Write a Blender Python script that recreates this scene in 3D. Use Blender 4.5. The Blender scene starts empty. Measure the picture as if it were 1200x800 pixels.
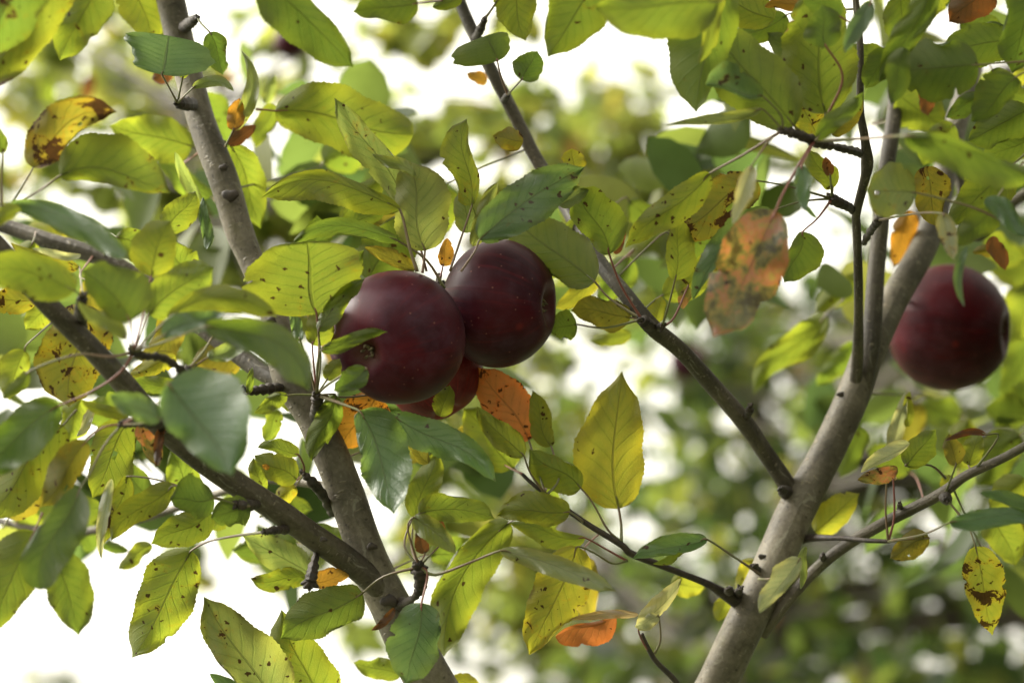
import bpy, math, random
import numpy as np
from mathutils import Vector, Euler

random.seed(7)
rng = np.random.default_rng(11)
scene = bpy.context.scene
COL = scene.collection

# ------------------------------------------------------------------ camera
PITCH = math.radians(13.0)
CAM = Vector((0.0, 0.0, 1.55))
cam_data = bpy.data.cameras.new("camera")
cam_data.sensor_width = 23.5
cam_data.lens = 50.0
cam_data.clip_start = 0.02
cam_data.clip_end = 500.0
cam_data.dof.use_dof = True
cam_data.dof.focus_distance = 1.215
cam_data.dof.aperture_fstop = 3.1
cam_data.dof.aperture_blades = 0
cam = bpy.data.objects.new("camera", cam_data)
cam.location = CAM
cam.rotation_euler = (math.pi / 2 + PITCH, 0, 0)
COL.objects.link(cam)
scene.camera = cam
ROT = Euler(cam.rotation_euler).to_matrix()
K = 23.5 / 50.0 / 1200.0            # metres per photo pixel at one metre

# ------------------------------------------------------------------ sky and sun
SUN_EL, SUN_AZ = math.radians(42), math.radians(-80)     # azimuth from +Y towards +X
world = bpy.data.worlds.new("World")
scene.world = world
world.use_nodes = True
wt = world.node_tree
for n in list(wt.nodes):
    wt.nodes.remove(n)
w_out = wt.nodes.new("ShaderNodeOutputWorld")
w_bg = wt.nodes.new("ShaderNodeBackground")
w_sky = wt.nodes.new("ShaderNodeTexSky")
w_sky.sky_type = 'NISHITA'
w_sky.sun_disc = False
w_sky.sun_elevation = SUN_EL
w_sky.sun_rotation = SUN_AZ
w_sky.dust_density = 4.0
w_sky.air_density = 1.6
w_hsv = wt.nodes.new("ShaderNodeHueSaturation")           # thin overcast: the sky's light without its blue
w_hsv.inputs['Saturation'].default_value = 0.04
wt.links.new(w_sky.outputs[0], w_hsv.inputs['Color'])
w_tint = wt.nodes.new("ShaderNodeMix"); w_tint.data_type = 'RGBA'; w_tint.blend_type = 'MULTIPLY'
w_tint.inputs[0].default_value = 1.0
w_tint.inputs[7].default_value = (1.0, 0.955, 0.82, 1.0)
wt.links.new(w_hsv.outputs[0], w_tint.inputs[6])
wt.links.new(w_tint.outputs[2], w_bg.inputs['Color'])
w_bg.inputs['Strength'].default_value = 0.15
wt.links.new(w_bg.outputs[0], w_out.inputs['Surface'])

sun_data = bpy.data.lights.new("sun", 'SUN')
sun_data.energy = 2.4
sun_data.angle = math.radians(18)
sun_data.color = (1.0, 0.955, 0.88)
sun = bpy.data.objects.new("sun", sun_data)
sdir = Vector((math.sin(SUN_AZ) * math.cos(SUN_EL), math.cos(SUN_AZ) * math.cos(SUN_EL), math.sin(SUN_EL)))
sun.rotation_euler = (-sdir).to_track_quat('-Z', 'Y').to_euler()
sun.location = (0, 0, 20)
COL.objects.link(sun)

scene.view_settings.view_transform = 'Standard'
scene.view_settings.look = 'None'
scene.view_settings.gamma = 1.0
scene.view_settings.use_curve_mapping = False
scene.view_settings.exposure = 2.0
scene.render.engine = 'CYCLES'
scene.cycles.use_denoising = True
scene.cycles.max_bounces = 10
scene.cycles.transmission_bounces = 8
scene.cycles.diffuse_bounces = 5


def P(px, py, d):
    """A point seen at photo pixel (px, py), d metres in front of the lens."""
    return CAM + ROT @ Vector(((px - 600) * K * d, -(py - 400) * K * d, -d))


# ------------------------------------------------------------------ helpers
def link(o, parent=None):
    COL.objects.link(o)
    if parent is not None:
        o.parent = parent
    return o


ORG = {}                                   # world origin of every object built here


def add_obj(name, mesh, origin, parent=None, mats=()):
    o = bpy.data.objects.new(name, mesh)
    for m in mats:
        mesh.materials.append(m)
    ORG[o] = Vector(origin)
    o.location = Vector(origin) - (ORG[parent] if parent is not None else Vector((0, 0, 0)))
    return link(o, parent)


def add_empty(name, origin, label, category, group=None):
    o = bpy.data.objects.new(name, None)
    o.empty_display_size = 0.1
    o.location = origin
    ORG[o] = Vector(origin)
    link(o)
    o["label"] = label
    o["category"] = category
    if group:
        o["group"] = group
    return o


def mesh_from(name, verts, faces, smooth=True, uvs=None, mat_idx=None):
    me = bpy.data.meshes.new(name)
    me.from_pydata([tuple(v) for v in verts], [], faces)
    if uvs is not None:
        uvl = me.uv_layers.new(name="UVMap")
        li = np.empty(len(me.loops), dtype=np.int32)
        me.loops.foreach_get("vertex_index", li)
        uvl.data.foreach_set("uv", np.asarray(uvs, dtype=np.float32)[li].ravel())
    if smooth:
        me.polygons.foreach_set("use_smooth", [True] * len(me.polygons))
    if mat_idx is not None:
        me.polygons.foreach_set("material_index", mat_idx)
    me.update()
    return me


def tree_nodes(name):
    m = bpy.data.materials.new(name)
    m.use_nodes = True
    nt = m.node_tree
    for n in list(nt.nodes):
        nt.nodes.remove(n)
    return m, nt


class NB:
    """Small node-graph builder."""
    def __init__(self, nt):
        self.nt = nt

    def n(self, typ, **kw):
        node = self.nt.nodes.new(typ)
        for k, v in kw.items():
            setattr(node, k, v)
        return node

    def l(self, a, b):
        self.nt.links.new(a, b)

    def put(self, sock, v):
        if isinstance(v, (int, float)):
            sock.default_value = v
        elif isinstance(v, tuple):
            sock.default_value = v if len(v) == len(sock.default_value) else v + (1.0,)
        else:
            self.l(v, sock)

    def math(self, op, a, b=0.0, c=0.0, clamp=False):
        n = self.n("ShaderNodeMath", operation=op, use_clamp=clamp)
        self.put(n.inputs[0], a); self.put(n.inputs[1], b); self.put(n.inputs[2], c)
        return n.outputs[0]

    def vmath(self, op, a, b=(0, 0, 0)):
        n = self.n("ShaderNodeVectorMath", operation=op)
        self.put(n.inputs[0], a); self.put(n.inputs[1], b)
        return n.outputs[0]

    def mix(self, fac, a, b, blend='MIX'):
        n = self.n("ShaderNodeMix", data_type='RGBA', blend_type=blend, clamp_factor=True)
        self.put(n.inputs[0], fac); self.put(n.inputs[6], a); self.put(n.inputs[7], b)
        return n.outputs[2]

    def noise(self, vec, scale, detail=2.0, rough=0.5, dist=0.0):
        n = self.n("ShaderNodeTexNoise")
        self.l(vec, n.inputs['Vector'])
        n.inputs['Scale'].default_value = scale
        n.inputs['Detail'].default_value = detail
        n.inputs['Roughness'].default_value = rough
        n.inputs['Distortion'].default_value = dist
        return n.outputs[0]

    def voro(self, vec, scale):
        n = self.n("ShaderNodeTexVoronoi")
        self.l(vec, n.inputs['Vector'])
        n.inputs['Scale'].default_value = scale
        return n.outputs['Distance']

    def mapr(self, v, a, b, c=0.0, d=1.0, smooth=True):
        n = self.n("ShaderNodeMapRange", interpolation_type='SMOOTHSTEP' if smooth else 'LINEAR', clamp=True)
        self.put(n.inputs[0], v); self.put(n.inputs[1], a); self.put(n.inputs[2], b)
        self.put(n.inputs[3], c); self.put(n.inputs[4], d)
        return n.outputs[0]

    def ramp(self, fac, stops):
        n = self.n("ShaderNodeValToRGB")
        self.l(fac, n.inputs[0])
        el = n.color_ramp.elements
        while len(el) < len(stops):
            el.new(0.5)
        for e, (p, c) in zip(el, stops):
            e.position = p
            e.color = c + (1.0,)
        return n.outputs[0]

    def bump(self, h, strength, dist):
        n = self.n("ShaderNodeBump")
        self.l(h, n.inputs['Height'])
        n.inputs['Strength'].default_value = strength
        n.inputs['Distance'].default_value = dist
        return n.outputs[0]


# ------------------------------------------------------------------ materials
def make_leaf_material(name, mottled=False):
    m, nt = tree_nodes(name)
    b = NB(nt)
    info = b.n("ShaderNodeObjectInfo")
    tc = b.n("ShaderNodeTexCoord")
    sep = b.n("ShaderNodeSeparateXYZ")
    b.l(tc.outputs['UV'], sep.inputs[0])
    u = b.math('ABSOLUTE', b.math('MULTIPLY', b.math('SUBTRACT', sep.outputs[0], 0.5), 2.0))
    v = sep.outputs[1]
    off = b.n("ShaderNodeCombineXYZ")
    b.l(b.math('MULTIPLY', info.outputs['Random'], 37.0), off.inputs[0])
    b.l(b.math('MULTIPLY', info.outputs['Random'], 91.0), off.inputs[1])
    pos = b.vmath('ADD', tc.outputs['Object'], off.outputs[0])
    # veins
    mid = b.mapr(u, b.math('MULTIPLY_ADD', v, -0.022, 0.030), b.math('MULTIPLY_ADD', v, -0.035, 0.060), 1.0, 0.0)
    wob = b.math('MULTIPLY', b.noise(pos, 60.0, 1.0), 0.06)
    side = b.math('GREATER_THAN', sep.outputs[0], 0.5)
    vv = b.math('ADD', b.math('ADD', b.math('MULTIPLY_ADD', b.math('POWER', u, 0.8), -0.26, v), wob),
                b.math('MULTIPLY', side, 0.055))
    fr = b.math('FRACT', b.math('MULTIPLY', vv, 8.5))
    tri = b.math('ABSOLUTE', b.math('SUBTRACT', fr, 0.5))
    lat = b.math('MULTIPLY', b.mapr(tri, 0.03, 0.10, 1.0, 0.0), b.mapr(u, 0.55, 1.0, 1.0, 0.15))
    vein = b.math('MAXIMUM', mid, b.math('MULTIPLY', lat, 0.22))
    net = b.mapr(b.voro(pos, 900.0), 0.0, 0.7, 0.0, 1.0)
    # leaf colour
    base = info.outputs['Color']
    cloud = b.noise(pos, 38.0, 3.0, 0.6)
    base = b.mix(b.mapr(cloud, 0.35, 0.75, 0.0, 0.42), base, b.mix(1.0, base, (1.28, 1.12, 0.7), 'MULTIPLY'))
    base = b.mix(b.mapr(b.noise(pos, 130.0, 4.0, 0.7), 0.3, 0.75, 0.0, 0.35), base,
                 b.mix(1.0, base, (0.62, 0.72, 0.6), 'MULTIPLY'))
    base = b.mix(b.math('MULTIPLY', b.mapr(tri, 0.08, 0.40, 1.0, 0.0), b.mapr(u, 0.9, 0.2, 0.0, 0.28)), base, b.mix(1.0, base, (0.70, 0.90, 0.75), 'MULTIPLY'))
    base = b.mix(b.mapr(b.math('ADD', u, b.math('MULTIPLY', b.noise(pos, 30.0, 2.0), 0.7)), 0.75, 1.35, 0.0, 0.55), base, b.mix(1.0, base, (1.20, 1.06, 0.70), 'MULTIPLY'))
    if mottled:
        mott = b.noise(pos, 80.0, 6.0, 0.70, 0.15)
        pat = b.ramp(b.mapr(mott, 0.34, 0.66, 0.0, 1.0, False), [(0.10, (0.014, 0.016, 0.007)), (0.30, (0.050, 0.052, 0.020)), (0.44, (0.110, 0.092, 0.030)), (0.56, (0.185, 0.072, 0.036)), (0.70, (0.195, 0.075, 0.058)), (0.90, (0.150, 0.110, 0.045))])
        pat = b.mix(b.mapr(b.noise(pos, 24.0, 2.0), 0.50, 0.66, 0.0, 0.75), pat, (0.052, 0.064, 0.022))
        base = b.mix(0.85, base, pat)
    edge = b.mapr(b.math('ADD', u, b.math('MULTIPLY', b.noise(pos, 90.0, 2.0), 0.5)), 1.12, 1.32, 0.0, 1.0)
    sp = info.outputs['Alpha']
    spot_big = b.noise(pos, 78.0, 5.0, 0.68, 0.5)
    patch = b.mapr(b.noise(pos, 22.0, 2.0), 0.40, 0.62, -0.05, 0.035)
    thr = b.math('ADD', b.math('MULTIPLY_ADD', sp, -0.215, 0.76), b.math('MULTIPLY', patch, -1.0))
    big = b.mapr(spot_big, thr, b.math('ADD', thr, 0.022), 0.0, 1.0)
    wn = b.n("ShaderNodeTexNoise"); b.l(pos, wn.inputs['Vector']); wn.inputs['Scale'].default_value = 260.0; wn.inputs['Detail'].default_value = 3.0
    wpos = b.vmath('ADD', pos, b.vmath('MULTIPLY', b.vmath('SUBTRACT', wn.outputs['Color'], (0.5, 0.5, 0.5)), (0.0062, 0.0062, 0.0062)))
    vs = b.n("ShaderNodeTexVoronoi")
    b.l(wpos, vs.inputs['Vector'])
    vs.inputs['Scale'].default_value = 250.0
    csep = b.n("ShaderNodeSeparateXYZ")
    b.l(vs.outputs['Color'], csep.inputs[0])
    keep = b.math('LESS_THAN', csep.outputs[0], b.math('MULTIPLY', sp, b.mapr(b.noise(pos, 26.0, 1.0), 0.40, 0.60, 0.14, 0.58)))
    small = b.math('MULTIPLY', keep, b.mapr(vs.outputs['Distance'], b.math('MULTIPLY_ADD', csep.outputs[1], 0.22, 0.08),
                                            b.math('MULTIPLY_ADD', csep.outputs[1], 0.26, 0.16), 1.0, 0.0))
    eb = b.math('MULTIPLY', edge, b.math('MULTIPLY', sp, b.mapr(b.noise(pos, 45.0, 2.0), 0.5, 0.62)))
    spots = b.math('MAXIMUM', b.math('MAXIMUM', big, small), eb, clamp=True)
    halo = b.mapr(spot_big, b.math('SUBTRACT', thr, 0.07), thr, 0.0, 0.6)
    base = b.mix(halo, base, b.mix(1.0, base, (1.25, 0.85, 0.5), 'MULTIPLY'))
    brown = b.mix(b.noise(pos, 300.0, 2.0), (0.012, 0.006, 0.003), (0.060, 0.024, 0.009))
    geo = b.n("ShaderNodeNewGeometry")
    back = geo.outputs['Backfacing']           # lower side of the blade: paler, downy
    up_c = b.mix(1.0, base, (0.74, 0.84, 0.95), 'MULTIPLY')
    lo_c = b.mix(0.36, base, (0.12, 0.13, 0.075))
    diff = b.mix(back, up_c, lo_c)
    diff = b.mix(b.math('MULTIPLY', vein, 0.5), diff, b.mix(0.55, diff, (0.15, 0.15, 0.07)))
    diff = b.mix(spots, diff, brown)
    tr = b.mix(1.0, base, (2.85, 2.70, 1.45), 'MULTIPLY')
    tr = b.mix(b.math('MULTIPLY', vein, 0.62), tr, b.mix(1.0, tr, (0.42, 0.40, 0.35), 'MULTIPLY'))
    tr = b.mix(b.math('MULTIPLY', net, 0.12), tr, b.mix(1.0, tr, (0.6, 0.7, 0.5), 'MULTIPLY'))
    tr = b.mix(b.math('MULTIPLY', spots, 0.95), tr, brown)
    hgt = b.math('ADD', b.math('MULTIPLY', vein, -1.0), b.math('ADD', b.math('MULTIPLY', net, 0.12), b.math('MULTIPLY', cloud, 0.8)))
    nrm = b.bump(hgt, 0.7, 0.0012)
    pr = b.n("ShaderNodeBsdfPrincipled")
    b.l(diff, pr.inputs['Base Color'])
    b.l(b.mapr(back, 0.0, 1.0, 0.42, 0.72, False), pr.inputs['Roughness'])
    b.l(b.mapr(back, 0.0, 1.0, 0.50, 0.18, False), pr.inputs['Specular IOR Level'])
    b.l(nrm, pr.inputs['Normal'])
    tl = b.n("ShaderNodeBsdfTranslucent")
    b.l(tr, tl.inputs['Color'])
    b.l(nrm, tl.inputs['Normal'])
    mx = b.n("ShaderNodeMixShader")
    mx.inputs[0].default_value = 0.56
    b.l(pr.outputs[0], mx.inputs[1]); b.l(tl.outputs[0], mx.inputs[2])
    out = b.n("ShaderNodeOutputMaterial")
    b.l(mx.outputs[0], out.inputs['Surface'])
    return m


def make_far_leaf_material(name, stops, gain=3.4):
    m, nt = tree_nodes(name)
    b = NB(nt)
    geo = b.n("ShaderNodeNewGeometry")
    c = b.ramp(geo.outputs['Random Per Island'], stops)
    tc = b.n("ShaderNodeTexCoord")
    c = b.mix(b.mapr(b.noise(tc.outputs['Object'], 60.0, 3.0), 0.4, 0.75, 0.0, 0.5), c, b.mix(1.0, c, (0.7, 0.7, 0.6), 'MULTIPLY'))
    pr = b.n("ShaderNodeBsdfPrincipled")
    b.l(c, pr.inputs['Base Color'])
    pr.inputs['Roughness'].default_value = 0.5
    pr.inputs['Specular IOR Level'].default_value = 0.35
    tl = b.n("ShaderNodeBsdfTranslucent")
    b.l(b.mix(1.0, c, (gain, gain, gain * 0.65), 'MULTIPLY'), tl.inputs['Color'])
    mx = b.n("ShaderNodeMixShader")
    mx.inputs[0].default_value = 0.62
    b.l(pr.outputs[0], mx.inputs[1]); b.l(tl.outputs[0], mx.inputs[2])
    out = b.n("ShaderNodeOutputMaterial")
    b.l(mx.outputs[0], out.inputs['Surface'])
    return m


def make_bark_material(name, dark, light, scars=True):
    m, nt = tree_nodes(name)
    b = NB(nt)
    tc = b.n("ShaderNodeTexCoord")
    pos = tc.outputs['Object']
    sep = b.n("ShaderNodeSeparateXYZ")
    b.l(tc.outputs['UV'], sep.inputs[0])
    ang, ln = sep.outputs[0], sep.outputs[1]
    cyl = b.n("ShaderNodeCombineXYZ")
    a2 = b.math('MULTIPLY', ang, 2 * math.pi)
    b.l(b.math('MULTIPLY', b.math('COSINE', a2), 0.012), cyl.inputs[0])
    b.l(b.math('MULTIPLY', b.math('SINE', a2), 0.012), cyl.inputs[1])
    b.l(ln, cyl.inputs[2])
    big = b.noise(pos, 32.0, 4.0, 0.6)
    fine = b.noise(pos, 420.0, 3.0, 0.6)
    stretch = b.vmath('MULTIPLY', cyl.outputs[0], (1.0, 1.0, 3.2))
    lent = b.noise(stretch, 130.0, 2.0, 0.5)
    lm = b.mapr(lent, 0.64, 0.72, 0.0, 1.0)
    ring = b.noise(b.vmath('MULTIPLY', cyl.outputs[0], (0.25, 0.25, 6.0)), 60.0, 2.0, 0.5)
    c = b.mix(b.mapr(big, 0.32, 0.68), dark, light)
    c = b.mix(b.mapr(fine, 0.3, 0.75, 0.0, 0.55), c, b.mix(1.0, c, (0.45, 0.42, 0.38), 'MULTIPLY'))
    c = b.mix(b.math('MULTIPLY', lm, 0.55), c, (0.20, 0.17, 0.12))
    c = b.mix(b.mapr(ring, 0.60, 0.72, 0.0, 0.22), c, b.mix(1.0, c, (0.42, 0.36, 0.30), 'MULTIPLY'))
    pv = b.n("ShaderNodeTexVoronoi"); b.l(b.vmath('MULTIPLY', cyl.outputs[0], (1.0, 1.0, 1.6)), pv.inputs['Vector']); pv.inputs['Scale'].default_value = 210.0
    pc = b.n("ShaderNodeSeparateXYZ"); b.l(pv.outputs['Color'], pc.inputs[0])
    pit = b.math('MULTIPLY', b.math('LESS_THAN', pc.outputs[0], 0.20), b.mapr(pv.outputs['Distance'], 0.12, 0.34, 1.0, 0.0))
    c = b.mix(b.math('MULTIPLY', pit, 0.75), c, b.mix(1.0, c, (0.22, 0.19, 0.16), 'MULTIPLY'))
    scuff = b.noise(b.vmath('MULTIPLY', cyl.outputs[0], (1.0, 1.0, 0.7)), 75.0, 6.0, 0.72, 1.2)
    c = b.mix(b.mapr(scuff, 0.54, 0.64, 0.0, 0.55), c, b.mix(1.0, c, (0.45, 0.40, 0.34), 'MULTIPLY'))
    c = b.mix(b.mapr(scuff, 0.44, 0.32, 0.0, 0.5), c, (0.21, 0.20, 0.155))
    grn = b.noise(pos, 55.0, 3.0, 0.6)
    c = b.mix(b.mapr(grn, 0.58, 0.72, 0.0, 0.35), c, (0.085, 0.08, 0.035))
    h = b.math('ADD', b.math('MULTIPLY', fine, 0.45), b.math('ADD', b.math('MULTIPLY', lm, 0.9), b.math('MULTIPLY', ring, 0.35)))
    pr = b.n("ShaderNodeBsdfPrincipled")
    b.l(c, pr.inputs['Base Color'])
    pr.inputs['Roughness'].default_value = 0.62
    pr.inputs['Specular IOR Level'].default_value = 0.35
    b.l(b.bump(h, 0.6, 0.0012), pr.inputs['Normal'])
    out = b.n("ShaderNodeOutputMaterial")
    b.l(pr.outputs[0], out.inputs['Surface'])
    return m


def make_petiole_material():
    m, nt = tree_nodes("petiole_skin")
    b = NB(nt)
    info = b.n("ShaderNodeObjectInfo")
    tc = b.n("ShaderNodeTexCoord")
    nz = b.noise(tc.outputs['Object'], 45.0, 2.0)
    c = b.mix(b.mapr(nz, 0.35, 0.65), (0.085, 0.092, 0.028), (0.095, 0.055, 0.030))
    c = b.mix(b.mapr(info.outputs['Random'], 0.72, 0.85, 0.0, 0.75), c, (0.14, 0.030, 0.028))
    pr = b.n("ShaderNodeBsdfPrincipled")
    b.l(c, pr.inputs['Base Color'])
    pr.inputs['Roughness'].default_value = 0.5
    out = b.n("ShaderNodeOutputMaterial")
    b.l(pr.outputs[0], out.inputs['Surface'])
    return m


def make_apple_material():
    m, nt = tree_nodes("apple_skin")
    b = NB(nt)
    tc = b.n("ShaderNodeTexCoord")
    info = b.n("ShaderNodeObjectInfo")
    rnd = b.math('MULTIPLY', info.outputs['Random'], 20.0)
    offn = b.n("ShaderNodeCombineXYZ"); b.l(rnd, offn.inputs[0])
    pos = b.vmath('ADD', tc.outputs['Object'], offn.outputs[0])
    sep = b.n("ShaderNodeSeparateXYZ"); b.l(tc.outputs['UV'], sep.inputs[0])
    cyl = b.n("ShaderNodeCombineXYZ")
    a2 = b.math('MULTIPLY', sep.outputs[0], 2 * math.pi)
    b.l(b.math('COSINE', a2), cyl.inputs[0]); b.l(b.math('SINE', a2), cyl.inputs[1])
    b.l(b.math('MULTIPLY_ADD', sep.outputs[1], 0.25, rnd), cyl.inputs[2])
    streak = b.noise(cyl.outputs[0], 13.0, 3.0, 0.6)
    big = b.noise(pos, 26.0, 3.0, 0.55)
    c = b.mix(b.mapr(big, 0.36, 0.70), (0.017, 0.0014, 0.0044), (0.043, 0.0021, 0.0060))
    c = b.mix(b.mapr(streak, 0.52, 0.74, 0.0, 0.55), c, (0.066, 0.0034, 0.0058))
    bloom = b.noise(pos, 48.0, 4.0, 0.65)
    c = b.mix(b.mapr(bloom, 0.36, 0.74, 0.02, 0.26), c, (0.080, 0.050, 0.075))
    vs = b.n("ShaderNodeTexVoronoi"); b.l(pos, vs.inputs['Vector']); vs.inputs['Scale'].default_value = 240.0
    cs = b.n("ShaderNodeSeparateXYZ"); b.l(vs.outputs['Color'], cs.inputs[0])
    dots = b.math('MULTIPLY', b.math('LESS_THAN', cs.outputs[0], 0.32), b.mapr(vs.outputs['Distance'], 0.09, 0.17, 1.0, 0.0))
    c = b.mix(b.math('MULTIPLY', dots, 0.46), c, (0.17, 0.07, 0.055))
    vb = b.n("ShaderNodeTexVoronoi"); b.l(pos, vb.inputs['Vector']); vb.inputs['Scale'].default_value = 62.0
    cb = b.n("ShaderNodeSeparateXYZ"); b.l(vb.outputs['Color'], cb.inputs[0])
    blot = b.math('MULTIPLY', b.math('LESS_THAN', cb.outputs[0], 0.22), b.mapr(vb.outputs['Distance'], 0.06, 0.24, 1.0, 0.0))
    c = b.mix(b.math('MULTIPLY', blot, 0.55), c, (0.11, 0.011, 0.010))
    cav = b.mapr(sep.outputs[1], 0.90, 0.985, 0.0, 0.55)         # russet round the calyx
    c = b.mix(cav, c, (0.045, 0.024, 0.010))
    c = b.mix(1.0, c, info.outputs['Color'], 'MULTIPLY')
    pr = b.n("ShaderNodeBsdfPrincipled")
    b.l(c, pr.inputs['Base Color'])
    b.l(b.mapr(bloom, 0.3, 0.75, 0.42, 0.58), pr.inputs['Roughness'])
    pr.inputs['Specular IOR Level'].default_value = 0.10
    pr.inputs['Sheen Weight'].default_value = 0.0
    pr.inputs['Sheen Roughness'].default_value = 0.5
    h = b.math('ADD', b.math('MULTIPLY', b.noise(pos, 90.0, 3.0), 0.6), b.math('MULTIPLY', dots, 0.25))
    b.l(b.bump(h, 0.12, 0.0012), pr.inputs['Normal'])
    out = b.n("ShaderNodeOutputMaterial")
    b.l(pr.outputs[0], out.inputs['Surface'])
    return m


def make_plain(name, c1, c2, scale, rough=0.7):
    m, nt = tree_nodes(name)
    b = NB(nt)
    tc = b.n("ShaderNodeTexCoord")
    nz = b.noise(tc.outputs['Object'], scale, 4.0, 0.6)
    pr = b.n("ShaderNodeBsdfPrincipled")
    b.l(b.mix(b.mapr(nz, 0.3, 0.7), c1, c2), pr.inputs['Base Color'])
    pr.inputs['Roughness'].default_value = rough
    b.l(b.bump(nz, 0.6, 0.3 / scale), pr.inputs['Normal'])
    out = b.n("ShaderNodeOutputMaterial")
    b.l(pr.outputs[0], out.inputs['Surface'])
    return m


M_LEAF = make_leaf_material("leaf_blade")
M_MOTT = make_leaf_material("leaf_blade_mottled", True)
M_PET = make_petiole_material()
M_BARK = make_bark_material("bark_grey", (0.050, 0.042, 0.028), (0.132, 0.114, 0.081))
M_BARKD = make_bark_material("bark_brown", (0.025, 0.020, 0.013), (0.068, 0.056, 0.038))
M_SPUR = make_plain("bark_spur", (0.007, 0.004, 0.003), (0.030, 0.019, 0.011), 260.0)
M_APPLE = make_apple_material()
M_CALYX = make_plain("calyx_dry", (0.03, 0.022, 0.010), (0.11, 0.09, 0.035), 400.0)
M_GRASS = make_plain("orchard_grass", (0.030, 0.046, 0.012), (0.075, 0.085, 0.026), 3.0)
GREENS = [(0.0, (0.020, 0.034, 0.012)), (0.30, (0.031, 0.047, 0.014)), (0.60, (0.044, 0.060, 0.016)),
          (0.85, (0.060, 0.074, 0.018)), (0.97, (0.090, 0.090, 0.020)), (1.0, (0.09, 0.05, 0.022))]
PALES = [(0.0, (0.055, 0.072, 0.020)), (0.4, (0.078, 0.094, 0.024)), (0.80, (0.100, 0.108, 0.028)),
         (0.96, (0.13, 0.115, 0.030)), (1.0, (0.10, 0.05, 0.03))]
M_FAR = make_far_leaf_material("far_leaf_green", GREENS, 2.7)
M_FARP = make_far_leaf_material("far_leaf_yellow", PALES)

# ------------------------------------------------------------------ ground
gs, gv, gf = 24, [], []
for j in range(gs + 1):
    for i in range(gs + 1):
        x = (i / gs - 0.5) * 2; y = (j / gs - 0.5) * 2
        x = math.copysign(abs(x) ** 2.2, x) * 200; y = math.copysign(abs(y) ** 2.2, y) * 200
        gv.append((x, y, 0.04 * math.sin(x * 0.7) * math.cos(y * 0.5)))
for j in range(gs):
    for i in range(gs):
        a = j * (gs + 1) + i
        gf.append((a, a + 1, a + gs + 2, a + gs + 1))
ground = add_obj("ground", mesh_from("ground", gv, gf), (0, 0, 0), None, (M_GRASS,))
ground["kind"] = "structure"


# ------------------------------------------------------------------ tubes
def catmull(pts, per=6):
    """pts: list of (Vector, radius); returns a denser smooth list."""
    out = []
    n = len(pts)
    for i in range(n - 1):
        p0 = pts[max(i - 1, 0)]; p1 = pts[i]; p2 = pts[i + 1]; p3 = pts[min(i + 2, n - 1)]
        for k in range(per):
            t = k / per
            def cr(a, b_, c, d):
                return 0.5 * ((2 * b_) + (c - a) * t + (2 * a - 5 * b_ + 4 * c - d) * t * t + (3 * b_ - a - 3 * c + d) * t ** 3)
            out.append((cr(p0[0], p1[0], p2[0], p3[0]), p1[1] + (p2[1] - p1[1]) * (t * t * (3 - 2 * t))))
    out.append(pts[-1])
    return out


def tube_geo(pts, sides, origin, rough=0.0, v0=0, cap=True, seed=0):
    """rings along pts -> verts, faces, uvs (relative to origin)"""
    r_ = random.Random(seed)
    verts, faces, uvs = [], [], []
    ph = [r_.uniform(0, 6.28) for _ in range(4)]
    up = None
    L = 0.0
    n = len(pts)
    for i, (p, r) in enumerate(pts):
        t = (pts[min(i + 1, n - 1)][0] - pts[max(i - 1, 0)][0]).normalized()
        if up is None:
            up = Vector((0, -1, 0.1)) if abs(t.y) < 0.9 else Vector((1, 0, 0))
        up = (up - t * up.dot(t)).normalized()
        bi = t.cross(up)
        if i:
            L += (p - pts[i - 1][0]).length
        for k in range(sides + 1):
            a = 2 * math.pi * k / sides
            rr = r * (1 + rough * (0.5 * math.sin(2 * a + ph[0] + L * 23) + 0.5 * math.sin(3 * a + ph[1] - L * 41)
                                   + 0.7 * math.sin(L * 95 + ph[2]) * math.sin(a + ph[3])))
            verts.append(p + (up * math.cos(a) + bi * math.sin(a)) * rr - origin)
            uvs.append((k / sides, L))
    for i in range(n - 1):
        for k in range(sides):
            a = v0 + i * (sides + 1) + k
            faces.append((a, a + 1, a + sides + 2, a + sides + 1))
    if cap:
        faces.append(tuple(v0 + k for k in range(sides))[::-1])
        faces.append(tuple(v0 + (n - 1) * (sides + 1) + k for k in range(sides)))
    return verts, faces, uvs


ROWS = []


def nearest_wood(px, py):
    best = None
    for _, rows in ROWS:
        for a, c in zip(rows, rows[1:]):
            vx, vy = c[0] - a[0], c[1] - a[1]
            t = min(1, max(0, ((px - a[0]) * vx + (py - a[1]) * vy) / (vx * vx + vy * vy)))
            q = (a[0] + vx * t, a[1] + vy * t, a[2] + (c[2] - a[2]) * t)
            dd = math.hypot(px - q[0], py - q[1])
            if best is None or dd < best[0]:
                best = (dd, q)
    return best


def branch(name, parent, pts, mat, sides=18, rough=0.05, per=7):
    """pts rows: (px, py, depth, diameter_px)"""
    ROWS.append((name, pts))
    ps = [(P(x, y, d), w * 0.5 * K * d) for x, y, d, w in pts]
    sm = catmull(ps, per)
    o = sm[0][0].copy()
    v, f, uv = tube_geo(sm, sides, o, rough, seed=int(pts[0][0] * 7 + pts[0][1]))
    return add_obj(name, mesh_from(name, v, f, True, uv), o, parent, (mat,))


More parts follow.
